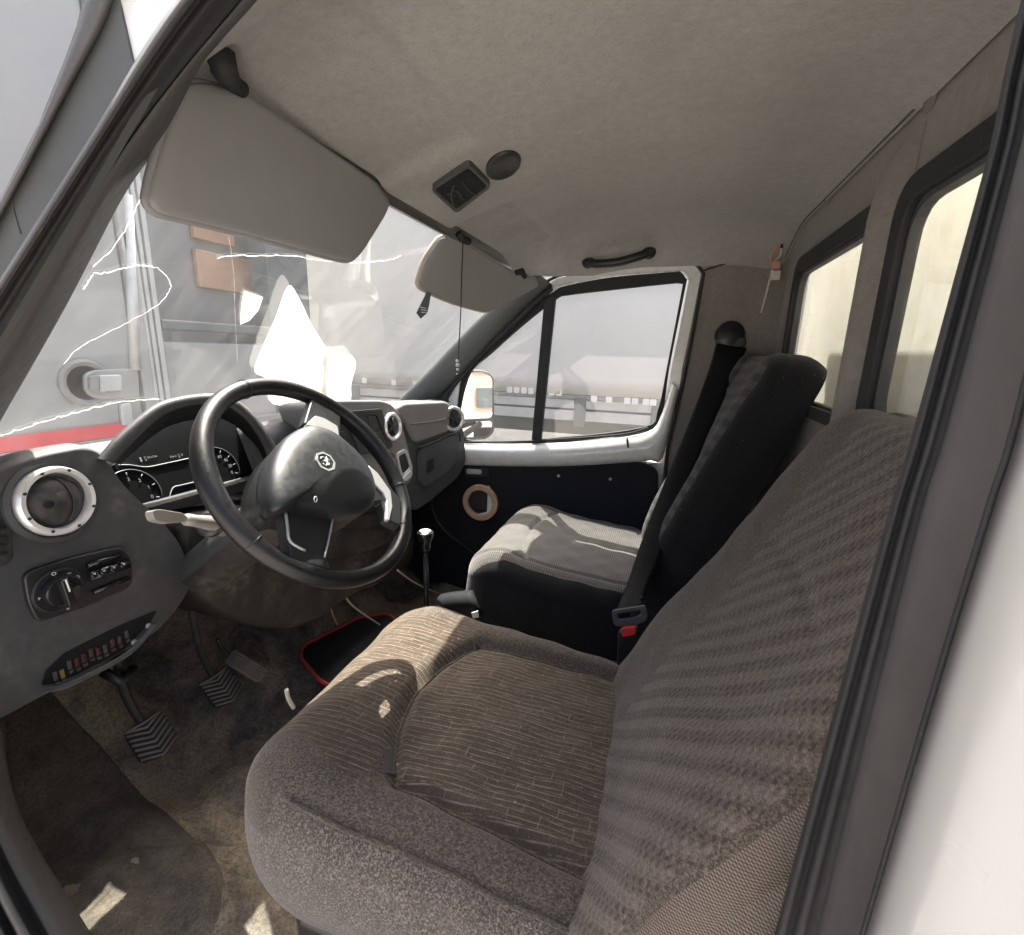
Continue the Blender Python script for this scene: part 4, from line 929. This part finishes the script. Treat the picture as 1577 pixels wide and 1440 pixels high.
# ================================================================== SEATS
def sd_rbox(x, y, hx, hy, r):
    qx, qy = abs(x) - hx + r, abs(y) - hy + r
    return min(max(qx, qy), 0) + math.hypot(max(qx, 0), max(qy, 0)) - r
def cushion(parent, O, U, V, N, hx, hy, rc, re, depth, region, top, mats, taper=0., M_=360, K=110, rows_side=14, bulge=.012, tuck=0.):
    """upholstered block: rounded outline in (U, V), soft edge of radius re, height along N; region() names each face's piece"""
    ang = np.linspace(0, 2 * math.pi, M_, endpoint=False); out = []
    for a in ang:                                    # outline by marching the rounded-box distance
        d = A(math.cos(a), math.sin(a)); lo, hi = 0, hx + hy
        for _ in range(40):
            m = (lo + hi) / 2
            if sd_rbox(d[0] * m, d[1] * m, hx, hy, rc) < 0: lo = m
            else: hi = m
        out.append(d * lo)
    verts, info, rowsI, surf = [], [], [], []
    gs = list(1 - (1 - np.linspace(0.0, 1, K)) ** 1.0)
    gs = [math.sin(g * math.pi / 2) ** .85 if g > 0 else .004 for g in gs]
    for g in gs:
        r_ = []
        for o in out:
            x, y = o * g; d = -sd_rbox(x, y, hx, hy, rc)
            e = min(d / re, 1.); zz = top(x, y) - re * (1 - math.sqrt(max(0, 1 - (1 - e) ** 2)))
            r_.append(len(verts)); verts.append((x, y, zz)); info.append((x, y, d, 0.)); dr_ = re * (1 - math.sqrt(max(0, 1 - (1 - e) ** 2))); surf.append((x + math.copysign(dr_ * min(1, max(0, abs(x) / hx * 2 - 1)), x), y + math.copysign(dr_ * min(1, max(0, abs(y) / hy * 2 - 1)), y), 0))
        rowsI.append(r_)
    for k in range(1, rows_side + 1):
        t = k / rows_side; r_ = []
        for o in out:
            nx_, ny_ = o / np.linalg.norm(o); b = bulge * math.sin(t * math.pi) - tuck * t * t; zz = (top(o[0], o[1]) - re) * (1 - t) + (-depth) * t
            r_.append(len(verts)); verts.append((o[0] + nx_ * b, o[1] + ny_ * b, zz)); info.append((o[0], o[1], 0., t)); surf.append((o[0] + math.copysign(re + t * .3, o[0]), o[1] + t * .02, 0))
        rowsI.append(r_)
    P = []
    for x, y, z in verts: P.append(O + U * x * (1 - taper * (y + hy) / (2 * hy)) + V * y + N * z)
    faces = {}
    for i in range(len(rowsI) - 1):
        for j in range(M_):
            j2 = (j + 1) % M_; q = [rowsI[i][j], rowsI[i][j2], rowsI[i + 1][j2], rowsI[i + 1][j]]
            c = np.mean([info[s] for s in q], axis=0); faces.setdefault(region(*c), []).append(q)
    faces.setdefault(region(0, 0, 1, 0), []).append(rowsI[0])
    res = {}
    for nm, fl in faces.items():
        used = sorted({s for q in fl for s in q}); mp_ = {s: i for i, s in enumerate(used)}
        ob = res[nm] = mk(nm.split('#')[0], [P[s] for s in used], [[mp_[s] for s in q] for q in fl], mats[nm], parent, smooth=True)
        at_ = ob.data.attributes.new('cloth', 'FLOAT_VECTOR', 'POINT'); at_.data.foreach_set('vector', np.array([surf[s] for s in used], dtype=np.float32).ravel())
    return res
def wrink(x, y, s=1.): return .0022 * s * (math.sin(x * 38 + y * 21 + 1) * math.sin(y * 29 - x * 13) + .6 * math.sin(x * 71 + 2.1) * math.sin(y * 63 + .4))
# driver's cushion
ds = thing('driver_seat', 'worn brown patterned driver seat with bolstered cushion and backrest', 'seat', (-.41, .25, .0))
HX, HY = .285, .318
SO = A(-.412, .262, .0)
ctop = .455
def insx(x, y):                                      # signed distance to the insert: inside negative
    yf = .125 - .22 * (x / .2) ** 2 * .35
    return max(abs(x + .005) - (.185 - .02 * (y / .3)), y - yf)
def c_top(x, y):
    z = ctop + .010 * math.exp(-((abs(x) - .22) / .07) ** 2) + .022 * math.exp(-((y - .21) / .09) ** 2) - .035 * max(0, (-y) / .3)
    i = insx(x, y); z -= .017 * math.exp(-(i / .012) ** 2); z -= .010 / (1 + math.exp(i / .012))
    if i < 0: z += .010 * min(1, -i / .12)
    return z + wrink(x, y)
def c_reg(x, y, d, t):
    if t > 0: return 'side_panel'
    if d < .022 and (x < -.18 or x > .18) and y < .20: return 'side_panel'
    if insx(x, y) < 0: return 'insert'
    if y > .10 and abs(x) < .205 + .02 * math.sin(y * 20): return 'front_roll'
    return 'bolster'
cushion(ds, SO, A(1, 0, 0), A(0, 1, 0), A(0, 0, 1), HX, HY, .13, .075, -.16, c_reg, c_top, {'side_panel': 'fabric_speckle', 'insert': 'fabric_lines', 'front_roll': 'fabric_lines', 'bolster': 'fabric_bolster'}, K=130, tuck=.075)
tube('piping', [SO + A(-.263 - .003, y, c_top(-.263, y) - .021) for y in np.linspace(-.30, .185, 40)], .0030, 'fabric_bolster', ds)
seam = [(-(.185 - .02 * (y / .3)) - .005, y) for y in np.linspace(-.26, .08, 24)] + [(x, .125 - .22 * (x / .2) ** 2 * .35) for x in np.linspace(-.165, .165, 30)] + [((.185 - .02 * (y / .3)) - .005, y) for y in np.linspace(.08, -.26, 24)]
tube('insert_seam', [SO + A(x, y, c_top(x, y) + .0005) for x, y in cr(seam, 2)], .0024, 'fabric_bolster', ds, seg=6)
box('seat_base', (-.64, -.02, .0), (-.18, .50, .17), 'black_plastic', ds, bevel=.02)
# driver's backrest
BV = nrm(A(0, -.53, 1.0)); BN = nrm(np.cross(A(1, 0, 0), BV)); BN = BN if BN[1] > 0 else -BN
BH = .43
BO = A(-.440, -.103, .624) - BN * .04
def b_top(x, y):
    y = y - .085
    z = .060 + .008 * math.exp(-((abs(x) - .235) / .06) ** 2) * (1 - max(0, y - .15) * 3) + .006 * (y / .34) ** 2 - .05 * max(0, y - .24) + .012 * math.exp(-((y + .16) / .10) ** 2)
    s = abs(x) - (.165 + .03 * (y < -.05) * 0); z -= .004 * math.exp(-((y - .085 - .03 * math.cos(x * 7)) / .012) ** 2) * max(0, 1 - (x / .2) ** 4)
    return z + wrink(x + .3, y + .7, .45)
def b_reg(x, y, d, t):
    y = y - .085
    if t > .02: return 'side_panel'
    if x < 0 and d < .012: return 'side_panel'
    if d < .02: return 'bolster'
    if x > .115 + .03 * math.sin(y * 6): return 'bolster'
    return 'back_insert'
cushion(ds, BO, A(1, 0, 0), BV, BN, .302, BH, .09, .045, .022, b_reg, b_top, {'side_panel': 'fabric_weave', 'back_insert': 'fabric_hatch', 'bolster': 'fabric_bolster'}, taper=.06)
bar = [onx(p, -.10) for p in cr([(1082, 880), (1095, 850), (1112, 826), (1120, 815)], 5)]
# bench: one wide passenger seat
ps = thing('passenger_bench', 'dark grey passenger bench with tall black sided backrest', 'seat', (.44, .2, 0))
PX, PHX, PHY = .445, .305, .285
PO = A(PX, .262, 0)
def p_top(x, y):
    z = .445 + .030 * math.exp(-((y - .17) / .10) ** 2) - .02 * max(0, -y / .28) - .008 * math.exp(-((abs(x) - .235) / .008) ** 2) - .010 * math.exp(-((y - .11 - .03 * math.cos(x * 9)) / .009) ** 2) * (abs(x) < .235)
    return z + wrink(x, y, .8)
def p_reg(x, y, d, t):
    if t > 0 or d < .03 * max(0, min(1, (.25 - y) / .10)): return 'side_panel'
    if abs(x) < .235: return 'seat_top'
    return 'bolster#l' if x < 0 else 'bolster#r'
cushion(ps, PO, A(1, 0, 0), A(0, 1, 0), A(0, 0, 1), PHX, PHY, .10, .07, -.12, p_reg, p_top, {'side_panel': 'bench_plain', 'seat_top': 'bench_grid', 'bolster#l': 'bench_grid', 'bolster#r': 'bench_grid'})
box('seat_base', (.20, .0, .0), (.70, .46, .16), 'black_plastic', ps, bevel=.02)
QV = nrm(A(0, -.36, 1.0)); QN = nrm(np.cross(A(1, 0, 0), QV)); QN = QN if QN[1] > 0 else -QN
QO = A(.425, -.088, .735) - QN * .05 - QV * .07
def q_top(x, y):
    z = .05 + .018 * math.exp(-((abs(x) - .22) / .05) ** 2) - .02 * (y / .36) ** 2 - .006 * math.exp(-((abs(x) - .17) / .008) ** 2) + .01 * math.exp(-((y + .15) / .12) ** 2)
    return z + wrink(x, y, .6)
def q_reg(x, y, d, t):
    if t > 0 or d < .03: return 'side_panel'
    return 'back_panel' if abs(x) < .17 else ('bolster#l' if x < 0 else 'bolster#r')
cushion(ps, QO, A(1, 0, 0), QV, QN, .295, .455, .055, .032, .085, q_reg, q_top, {'side_panel': 'bench_plain', 'back_panel': 'bench_hatch', 'bolster#l': 'bench_hatch', 'bolster#r': 'bench_hatch'}, taper=.02)
rl = thing('recline_lever', 'thin grey recline lever low between the two seats', 'lever', onx((930, 1020), -.08))
tube('rod', [onx(p, -.06) for p in [(843, 1004), (880, 1012), (915, 1020)]], .0025, 'metal', rl)
tube('grip', [onx(p, -.06) for p in [(915, 1020), (950, 1022)]], .006, 'dash_dark', rl)

# ================================================================== SEAT BELT
sb = thing('seat_belt', 'black seat belt hanging from the far pillar down to a buckle', 'seat belt', onx((970, 960), -.04))
ac = onx((1124, 516), .768)
bl = [(1104, 528), (1090, 575), (1060, 655), (1025, 740), (990, 830), (966, 900), (950, 940)]; br_ = [(1150, 536), (1126, 592), (1096, 662), (1064, 740), (1030, 826), (1002, 896), (984, 944)]
Xs = [.745, .60, .44, .30, .17, .06, -.06]
Pl = cr([onx(p, x) for p, x in zip(bl, Xs)], 6); Pr = cr([onx(p, x) for p, x in zip(br_, Xs)], 6)
rows = [[a * (1 - t) + b * t + A(-.006, .010, 0) * math.sin(math.pi * t) for a, b in zip(Pl, Pr)] for t in np.linspace(0, 1, 7)]
loft('webbing', rows, 'web', sb, thick=(.0015, .001, 0), smooth=True)
rows2 = [[a * (1 - t) + b * t + A(.05, -.02, -.01) for a, b in zip(Pl[:20], [p + A(.0, .02, 0) for p in Pr[:20]])] for t in np.linspace(.15, .75, 5)]
lathe('anchor_cap', ac, (-1, -.1, .25), [(.048, -.012), (.048, .006), (.044, .016), (.030, .024), (.0005, .027)], 'black_plastic', sb, seg=30)
extr('anchor_loop', [onx(p, .742) for p in rnd([(1102, 520), (1148, 519), (1150, 530), (1140, 536), (1108, 534), (1101, 528)], 5)], (.012, 0, 0), 'black_plastic', sb, bevel=.004)
tgo = rnd([(942, 941), (995, 933), (998, 952), (990, 960), (950, 966), (944, 960)], 5); tgi = rnd([(950, 946), (986, 940), (988, 947), (980, 951), (956, 955), (952, 952)], 3)
ring('tongue', [onx(p, -.07) for p in tgo], [onx(p, -.07) for p in tgi], (.008, 0, 0), 'pillar_grey', sb, bevel=.002)
extr('tongue_plate', [onx(p, -.066) for p in [(960, 962), (982, 960), (980, 974), (962, 976)]], (.003, 0, 0), 'metal', sb)
bk = thing('belt_buckle', 'black belt buckle with red button between the seats', 'buckle', onx((968, 1010), -.06))
extr('buckle_body', [onx(p, -.075) for p in rnd([(952, 974), (984, 970), (980, 1020), (950, 1024)], 5)], (.022, 0, 0), 'black_plastic', bk, bevel=.004)
extr('release_button', [onx(p, -.079) for p in rnd([(956, 968), (980, 965), (979, 978), (958, 982)], 4)], (.010, 0, 0), 'red', bk, bevel=.002)

# ================================================================== VISORS, CEILING THINGS
def visor(name, label, outline, p3, hook_px, br_px, edge):
    a, b, c = [np.array(q) for q in p3]; n = nrm(np.cross(b - a, c - a)); n = n if np.dot(n, CAM - a) > 0 else -n
    t = thing(name, label, 'sun visor', a)
    O = [onp(p, a, n) for p in outline]
    dome('visor_panel', O, n, [(.97, -.018), (.992, -.016), (1.0, -.011), (1.0, -.006), (.993, -.001), (.975, .001), (.9, .0015)], 'visor_fabric', t)
    tube('visor_piping', [p - n * .0085 for p in O], .0042, edge, t, closed=True, seg=8)
    return t, a, n
o1 = rnd([(289, 128), (318, 126), (372, 140), (470, 205), (585, 283), (603, 310), (596, 330), (560, 388), (544, 403), (525, 400), (380, 360), (246, 328), (232, 312), (240, 268), (268, 180)], [14, 20, 12, 30, 20, 16, 20, 25, 14, 20, 40, 20, 16, 20, 30])
v1, va, vn = visor('sun_visor', 'large grey driver sun visor swung down over the windscreen', o1, (onx((300, 130), -.625), onx((590, 290), -.18), onx((240, 315), -.69)), None, None, 'visor_fabric')
q = onp((352, 128), va, vn)
tube('pivot_arm', [onz((338, 82), 1.375), onz((345, 108), 1.36), onp((358, 128), va + vn * .004, vn), onp((374, 138), va + vn * .004, vn)], [.016, .014, .010, .009], 'rubber', v1)
tube('clip', [onp((575, 262), va, vn), onp((588, 256), va, vn), onp((594, 268), va, vn), onp((591, 285), va, vn)], .006, 'wire_pink', v1)
tube('clip_hook', [onp((592, 270), va, vn), onp((594, 284), va, vn), onp((602, 290), va, vn)], .006, 'rubber', v1)
o2 = rnd([(678, 366), (694, 364), (720, 376), (800, 424), (826, 428), (832, 440), (800, 458), (764, 478), (748, 482), (732, 478), (690, 466), (648, 446), (643, 436), (652, 404)], [10, 12, 12, 20, 8, 8, 20, 14, 8, 10, 20, 10, 8, 20])
v2, vb, vm = visor('sun_visor', 'smaller grey passenger sun visor with yellowed edge above the far pillar', o2, (onx((684, 368), .16), onx((820, 430), .61), onx((650, 442), .14)), None, None, 'visor_edge')
tube('clip', [onp((706, 360), vb + vm * .004, vm), onp((712, 368), vb + vm * .006, vm), onp((722, 372), vb + vm * .004, vm)], .010, 'rubber', v2)
tube('pivot_arm', [onp((795, 420), vb + vm * .004, vm), onp((804, 417), vb + vm * .006, vm), onp((808, 426), vb, vm)], .009, 'rubber', v2)
# hanging cord with beads, necktie freshener
hc = thing('hanging_cord', 'thin black cord with small pale beads hanging from the visor clip', 'cord', onp((703, 600), vb + vm * .01, vm))
c0 = onp((713, 372), vb + vm * .012, vm); L = [onx(p, c0[0]) for p in cr([(713, 372), (711, 430), (709, 490), (706, 545), (704, 580)], 8)]
tube('cord', L, .0016, 'rubber', hc, seg=6)
for p, r in (((704, 556), .005), ((705, 562), .0065), ((705, 569), .005), ((704, 576), .003)): lathe('bead', onx(p, c0[0]) - A(0, 0, r), (0, 0, 1), [(.0003, 0), (r * .8, r * .4), (r, r), (r * .8, r * 1.6), (.0003, 2 * r)], 'clear_plastic', hc, up=(0, 1, 0), seg=12)
nt_ = thing('tie_freshener', 'small black necktie shaped air freshener hanging beside the passenger visor', 'air freshener', onx((653, 490), .16))
extr('tie_card', [onx(p, .16) for p in [(656, 450), (664, 452), (661, 470), (658, 482), (648, 491), (641, 482), (648, 468), (654, 456)]], (.003, .002, 0), 'black_plastic', nt_)
for k in range(3): tube('print_line', [onx((647 + k, 473 + 4 * k), .1595), onx((657 + k * .4, 475 + 3 * k), .1595)], .0005, 'print_white', nt_, seg=5)
# headliner pocket and round lamp
hz = lambda p, d=0.: onz(p, 1.425 + d)
def onceil(p, off=0.):
    r = ray(p); lo, hi = .05, 4.
    for _ in range(50):
        m = (lo + hi) / 2; q = CAM + r * m
        if q[2] < ceil_z(min(q[0], .76), q[1]) - off: lo = m
        else: hi = m
    return CAM + r * lo
cp = thing('ceiling_pocket', 'square dark pocket with grey rim in the headliner', 'pocket', onceil((710, 290)))
pk = rnd([(663, 293), (722, 253), (757, 288), (703, 330)], 8); pk2 = rnd([(669, 293), (721, 259), (751, 288), (704, 323)], 6)
ring('rim', [onceil(p, .010) for p in pk], [onceil(p, .010) for p in pk2], (0, 0, .012), 'pillar_grey', cp, bevel=.003)
extr('pocket_floor', [onceil(p, .0075) for p in pk2], (0, 0, .004), 'gauge_black', cp)
for pts in ([(690, 300), (702, 292), (712, 305), (722, 312)], [(700, 285), (695, 300), (698, 316)], [(712, 280), (722, 292), (735, 300)]):
    tube('pocket_wire', [onceil(p, .0085) for p in cr(pts, 5)], .0022, 'dash_dark', cp, seg=6)
lc = onceil((775, 253), .0)
lp3 = [onceil((775 + 27 * math.cos(a) * 1.0 + 3 * math.sin(a), 253 + 19 * math.sin(a) - 9 * math.cos(a)), .001) for a in np.linspace(0, 2 * math.pi, 36, endpoint=False)]
cl = thing('ceiling_speaker', 'round dark grille in the headliner beside the square pocket', 'grille', lc)
dome('grille', lp3, (0, 0, -1), [(1.0, -.004), (1.0, .003), (.95, .006), (.85, .0065), (.80, .004), (.02, .006)], 'dash_dark', cl)
# grab handle
gh = thing('grab_handle', 'black plastic grab handle above the passenger window', 'grab handle', onx((950, 405), .73))
hpnt = [onx(p, X) for p, X in (((903, 404), .70), ((912, 406), .665), ((930, 406), .655), ((955, 403), .652), ((980, 396), .655), ((994, 391), .665), ((1002, 388), .70))]
tube('grip', cr(hpnt, 5), [.017] * 3 + [.014] * 25 + [.017] * 3, 'black_plastic', gh, seg=14)
for p in ((906, 403), (1000, 388)): lathe('mount', onx(p, .70), (-1, 0, -.3), [(.022, -.01), (.022, .008), (.017, .014), (.0005, .016)], 'black_plastic', gh, seg=20)
# dangling lamp socket in the rear corner
hw = thing('lamp_socket', 'dangling pink and clear lamp socket on wire in the rear corner', 'lamp socket', onx((1190, 420), .66))
W = lambda p: onx(p, .66)
tube('wire', [W(p) for p in cr([(1203, 374), (1202, 392), (1192, 404), (1188, 420), (1182, 445), (1172, 482)], 6)], .003, 'wire_white', hw, seg=6)
tube('wire', [W(p) for p in cr([(1200, 376), (1190, 390), (1186, 405)], 6)], .003, 'wire_pink', hw, seg=6)
box('socket', W((1195, 409)) + A(-.012, -.012, -.012), W((1195, 409)) + A(.012, .012, .012), 'wire_pink', hw, bevel=.004)
box('lens', W((1194, 424)) + A(-.013, -.014, -.016), W((1194, 424)) + A(.013, .014, .014), 'clear_plastic', hw, bevel=.005)
box('hook', W((1204, 378)) + A(-.004, -.004, -.008), W((1204, 378)) + A(.004, .004, .012), 'rubber', hw, bevel=.002)

# papers leaning on the windscreen
pp = thing('paper_sheet', 'bright white folded paper standing against the windscreen behind the wheel', 'paper', onw((460, 610), .03))
def sheet(name, px, off, cur):
    P = cr([np.array(p, float) for p in px], 4, True); o = [onw(p, off + cur * math.sin(p[1] * .03)) for p in P]
    extr(name, o, (0, .0006, .0003), 'paper', pp)
sheet('sheet', [(444, 440), (462, 462), (480, 500), (504, 542), (502, 580), (498, 622), (420, 622), (412, 585), (392, 572), (402, 540), (424, 490)], .020, .003)
sheet('sheet', [(499, 549), (520, 546), (538, 545), (548, 560), (541, 590), (537, 622), (497, 622), (496, 585)], .024, .001)
p2 = thing('paper_scrap', 'small cream paper scrap stuck behind the windscreen', 'paper', onw((390, 480), .01))
extr('scrap', [onw(p, .006) for p in [(376, 448), (405, 458), (398, 478), (384, 494), (370, 500), (372, 470)]], (0, .0006, .0003), 'paper', p2)

# ================================================================== OUTSIDE
# our own box body behind the cab
cb = thing('cargo_box', 'cream box body wall close behind the cab windows', 'truck body', (0, -2.4, GZ + .8))
box('front_wall', (-1.02, -.53, .02), (1.06, -.47, 1.95), 'box_wall', cb, bevel=.01)
box('side_wall', (1.00, -4.4, .02), (1.06, -.535, 1.95), 'white_plain', cb, bevel=.01)
box('side_wall', (-1.02, -4.4, .02), (-.96, -.535, 1.95), 'white_plain', cb, bevel=.01)
box('box_roof', (-1.02, -4.4, 1.955), (1.06, -.47, 2.0), 'white_plain', cb)
box('box_floor', (-1.02, -4.4, -.05), (1.06, -.47, .015), 'dark_metal', cb)
tube('wall_seam', [A(-.19, -.467, .1), A(-.19, -.467, 1.9)], .004, 'rubber_light', cb)
for k, s in enumerate('ИТ'): ptxt('wall_letter', s, A(-.075 + .05 * k, -.467, 1.40), .06, cb, Matrix.Rotation(math.pi, 4, 'Z') @ RY, 0, 'rubber')
# the curtain-sided trailer to the right
TX = 3.95
tr = thing('curtain_trailer', 'long pale grey curtain sided trailer parked beside the passenger side', 'trailer', (TX + 1.2, 3, GZ))
def tx(p): return onx(p, TX)
zb = tx((850, 606))[2]
rows = []
for y in np.linspace(-5, 11, 80):
    rows.append([A(TX + .015 * math.sin(y * 3.1 + z) * math.sin(z * 1.3) + .01 * math.sin(y * 9 + .5 * z), y, z) for z in np.linspace(zb, 3.3, 18)])
loft('curtain', rows, 'tarp', tr, thick=(.05, 0, 0), smooth=True)
box('trailer_core', (TX + .1, -5, zb + .02), (TX + 2.5, 11, 3.28), 'lorry_grey', tr)
box('floor_rail', (TX + .0, -5, zb - .045), (TX + .1, 11, zb - .005), 'lorry_grey', tr)
for px in [785, 796, 807, 818, 838, 850, 861, 915, 938, 966, 978, 562, 607, 995, 1006, 640]:
    c = tx((px, 606 + (px - 850) * .062 - (2 if px < 870 else -4))); s = .032
    extr('reflector_square', rnd([c + A(-.012, -s, -s), c + A(-.012, s, -s), c + A(-.012, s, s), c + A(-.012, -s, s)], .012, 3), (.004, 0, 0), 'tarp_square', tr)
for z0, z1, in ((zb - .15, zb - .05), (zb - .28, zb - .17)):
    box('side_guard', (TX + .02, -5, z0), (TX + .06, 11, z1), 'galvanised', tr, bevel=.01)
for py in (tx((893, 630))[1], tx((1004, 640))[1] - .05, 3.6, -2.5):
    box('guard_post', (TX - .01, py - .06, zb - .34), (TX + .03, py + .06, zb - .02), 'lorry_dark', tr, bevel=.01)
for y in (-2.2, -3.6, 6.5):
    lathe('wheel', A(TX + .35, y, GZ + .5), (-1, 0, 0), [(.28, -.1), (.48, -.1), (.5, -.05), (.5, .1), (.46, .14), (.30, .14), (.28, .05), (.0005, .02)], 'tyre', tr, seg=36)
box('under_frame', (TX + .5, -5, zb - .5), (TX + .9, 11, zb - .1), 'lorry_dark', tr)
# verge under the trailer
rows = [[A(x, y, GZ + .012 + .10 * max(0, math.sin(y * 1.7 + x * 3.) * math.sin(x * 5 + y))) for x in list(np.linspace(1.3, TX + 2., 30)) + [8., 12., 20., 40.]] for y in np.linspace(-14, 16, 110)]
loft('rubble_verge', rows, 'dark_soil', smooth=True, kind='structure')
# lorry standing across in front of the windscreen
LY = 3.3
lo_ = thing('parked_lorry', 'pale grey lorry with red stripe standing in front of the windscreen', 'lorry', (-.2, LY + 1, GZ))
def ly(p, Y=LY): return ony(p, Y)
xA, xB, xC, xD, xE = ly((-120, 560))[0], ly((204, 520))[0], ly((252, 520))[0], ly((415, 480))[0], ly((482, 480))[0]
box('door_panel', (xA - 3, LY, GZ + .55), (xB, LY + .08, 3.2), 'lorry_white', lo_, bevel=.02)
box('door_post', (xB + .004, LY - .03, GZ + .55), (ly((222, 520))[0], LY + .05, 3.2), 'lorry_white', lo_, bevel=.015)
for k, (a, b) in enumerate(((224, 230), (232, 238), (241, 248))):
    box('post_strip', (ly((a, 520))[0], LY - .01 - .004 * k, GZ + .6), (ly((b, 520))[0], LY + .04, 3.2), 'galvanised', lo_, bevel=.006)
box('load_bay', (xC, LY + .35, .55), (xE + .1, LY + .42, 3.2), 'lorry_grey', lo_)
box('lower_panel', (xC, LY + .02, GZ + .6), (xE, LY + .10, ly((330, 528))[2]), 'lorry_white', lo_, bevel=.02)
box('cross_bar', (xC, LY - .01, ly((330, 512))[2]), (xE, LY + .10, ly((330, 497))[2]), 'lorry_dark', lo_, bevel=.015)
box('dark_post', (xD, LY - .02, .3), (ly((476, 480))[0], LY + .18, 3.2), 'lorry_dark', lo_, bevel=.02)
for (a, b, c, d) in ((308, 414, 408, 442), (300, 360, 348, 366)):
    p, q = ly((a, d), LY + .3), ly((b, c), LY + .3); box('orange_board', (p[0], LY + .30, p[2]), (q[0], LY + .345, q[2]), 'orange_board', lo_, bevel=.01)
hc_ = ly((135, 590), LY - .02)
lathe('handle_cup', hc_ + A(0, .012, 0), (0, -1, 0), [(.10, .0), (.115, .012), (.125, .014), (.135, .008), (.14, 0)], 'lorry_grey', lo_, seg=40)
extr('door_handle', [ly(p, LY - .03) for p in rnd([(130, 576), (146, 570), (214, 567), (216, 613), (150, 616), (132, 604)], 8)], (0, .03, 0), 'lorry_white', lo_, bevel=.01)
extr('handle_grip', [ly(p, LY - .05) for p in rnd([(154, 578), (188, 577), (189, 602), (155, 604)], 4)], (0, .03, 0), 'galvanised', lo_, bevel=.008)
extr('handle_lock', [ly(p, LY - .055) for p in rnd([(139, 580), (153, 577), (154, 602), (140, 602)], 5)], (0, .03, 0), 'lorry_grey', lo_, bevel=.008)
for py in (370, 640):
    extr('hinge', [ly(p, LY - .03) for p in rnd([(186, py - 18), (203, py - 20), (207, py + 14), (190, py + 16)], 5)], (0, .03, 0), 'galvanised', lo_, bevel=.01)
tube('lock_rod', [ly((196, 300), LY - .02), ly((204, 470), LY - .02), ly((208, 570), LY - .02)], .03, 'galvanised', lo_)
pz0, pz1 = ly((90, 684))[2], ly((90, 662))[2]
box('red_stripe', (xA - 3, LY - .012, pz0), (xB - .02, LY - .006, pz1), 'red_paint', lo_)
box('lower_skirt', (xA - 3, LY - .02, GZ + .4), (xE, LY + .06, pz0 - .004), 'lorry_grey', lo_, bevel=.01)
box('box_body', (xA - 3, LY + .5, .3), (xE, LY + 2.6, 3.25), 'lorry_white', lo_)
for x in (xA + .4, xE - .5):
    lathe('wheel', A(x, LY + .3, GZ + .48), (0, -1, 0), [(.26, -.1), (.46, -.1), (.48, -.05), (.48, .1), (.44, .14), (.28, .14), (.26, .05), (.0005, .02)], 'tyre', lo_, seg=36)

# another lorry far behind, seen only in the wing mirror
bl_ = thing('peach_lorry', 'peach cabbed lorry parked behind, reflected in the wing mirror', 'lorry', (2.4, -9.5, GZ))
box('cab', (1.55, -10.6, GZ + .6), (3.35, -9.0, GZ + 2.9), 'peach', bl_, bevel=.08)
box('windscreen', (1.70, -8.995, GZ + 1.75), (3.20, -8.97, GZ + 2.55), 'gloss_black', bl_)
box('grille', (1.85, -8.995, GZ + .85), (3.05, -8.95, GZ + 1.35), 'lorry_dark', bl_, bevel=.02)
box('bumper', (1.55, -9.02, GZ + .35), (3.35, -8.85, GZ + .72), 'galvanised', bl_, bevel=.03)
for x in (1.72, 3.0): box('headlamp', (x, -8.845, GZ + .42), (x + .2, -8.83, GZ + .62), 'silver_bright', bl_)
box('cargo_body', (1.4, -16, GZ + .9), (3.5, -10.65, GZ + 3.4), 'white_plain', bl_)
for x in (1.65, 3.25): lathe('wheel', A(x, -9.7, GZ + .45), (1, 0, 0), [(.25, -.12), (.43, -.12), (.45, -.06), (.45, .06), (.43, .12), (.25, .12), (.0005, .06)], 'tyre', bl_, seg=30)
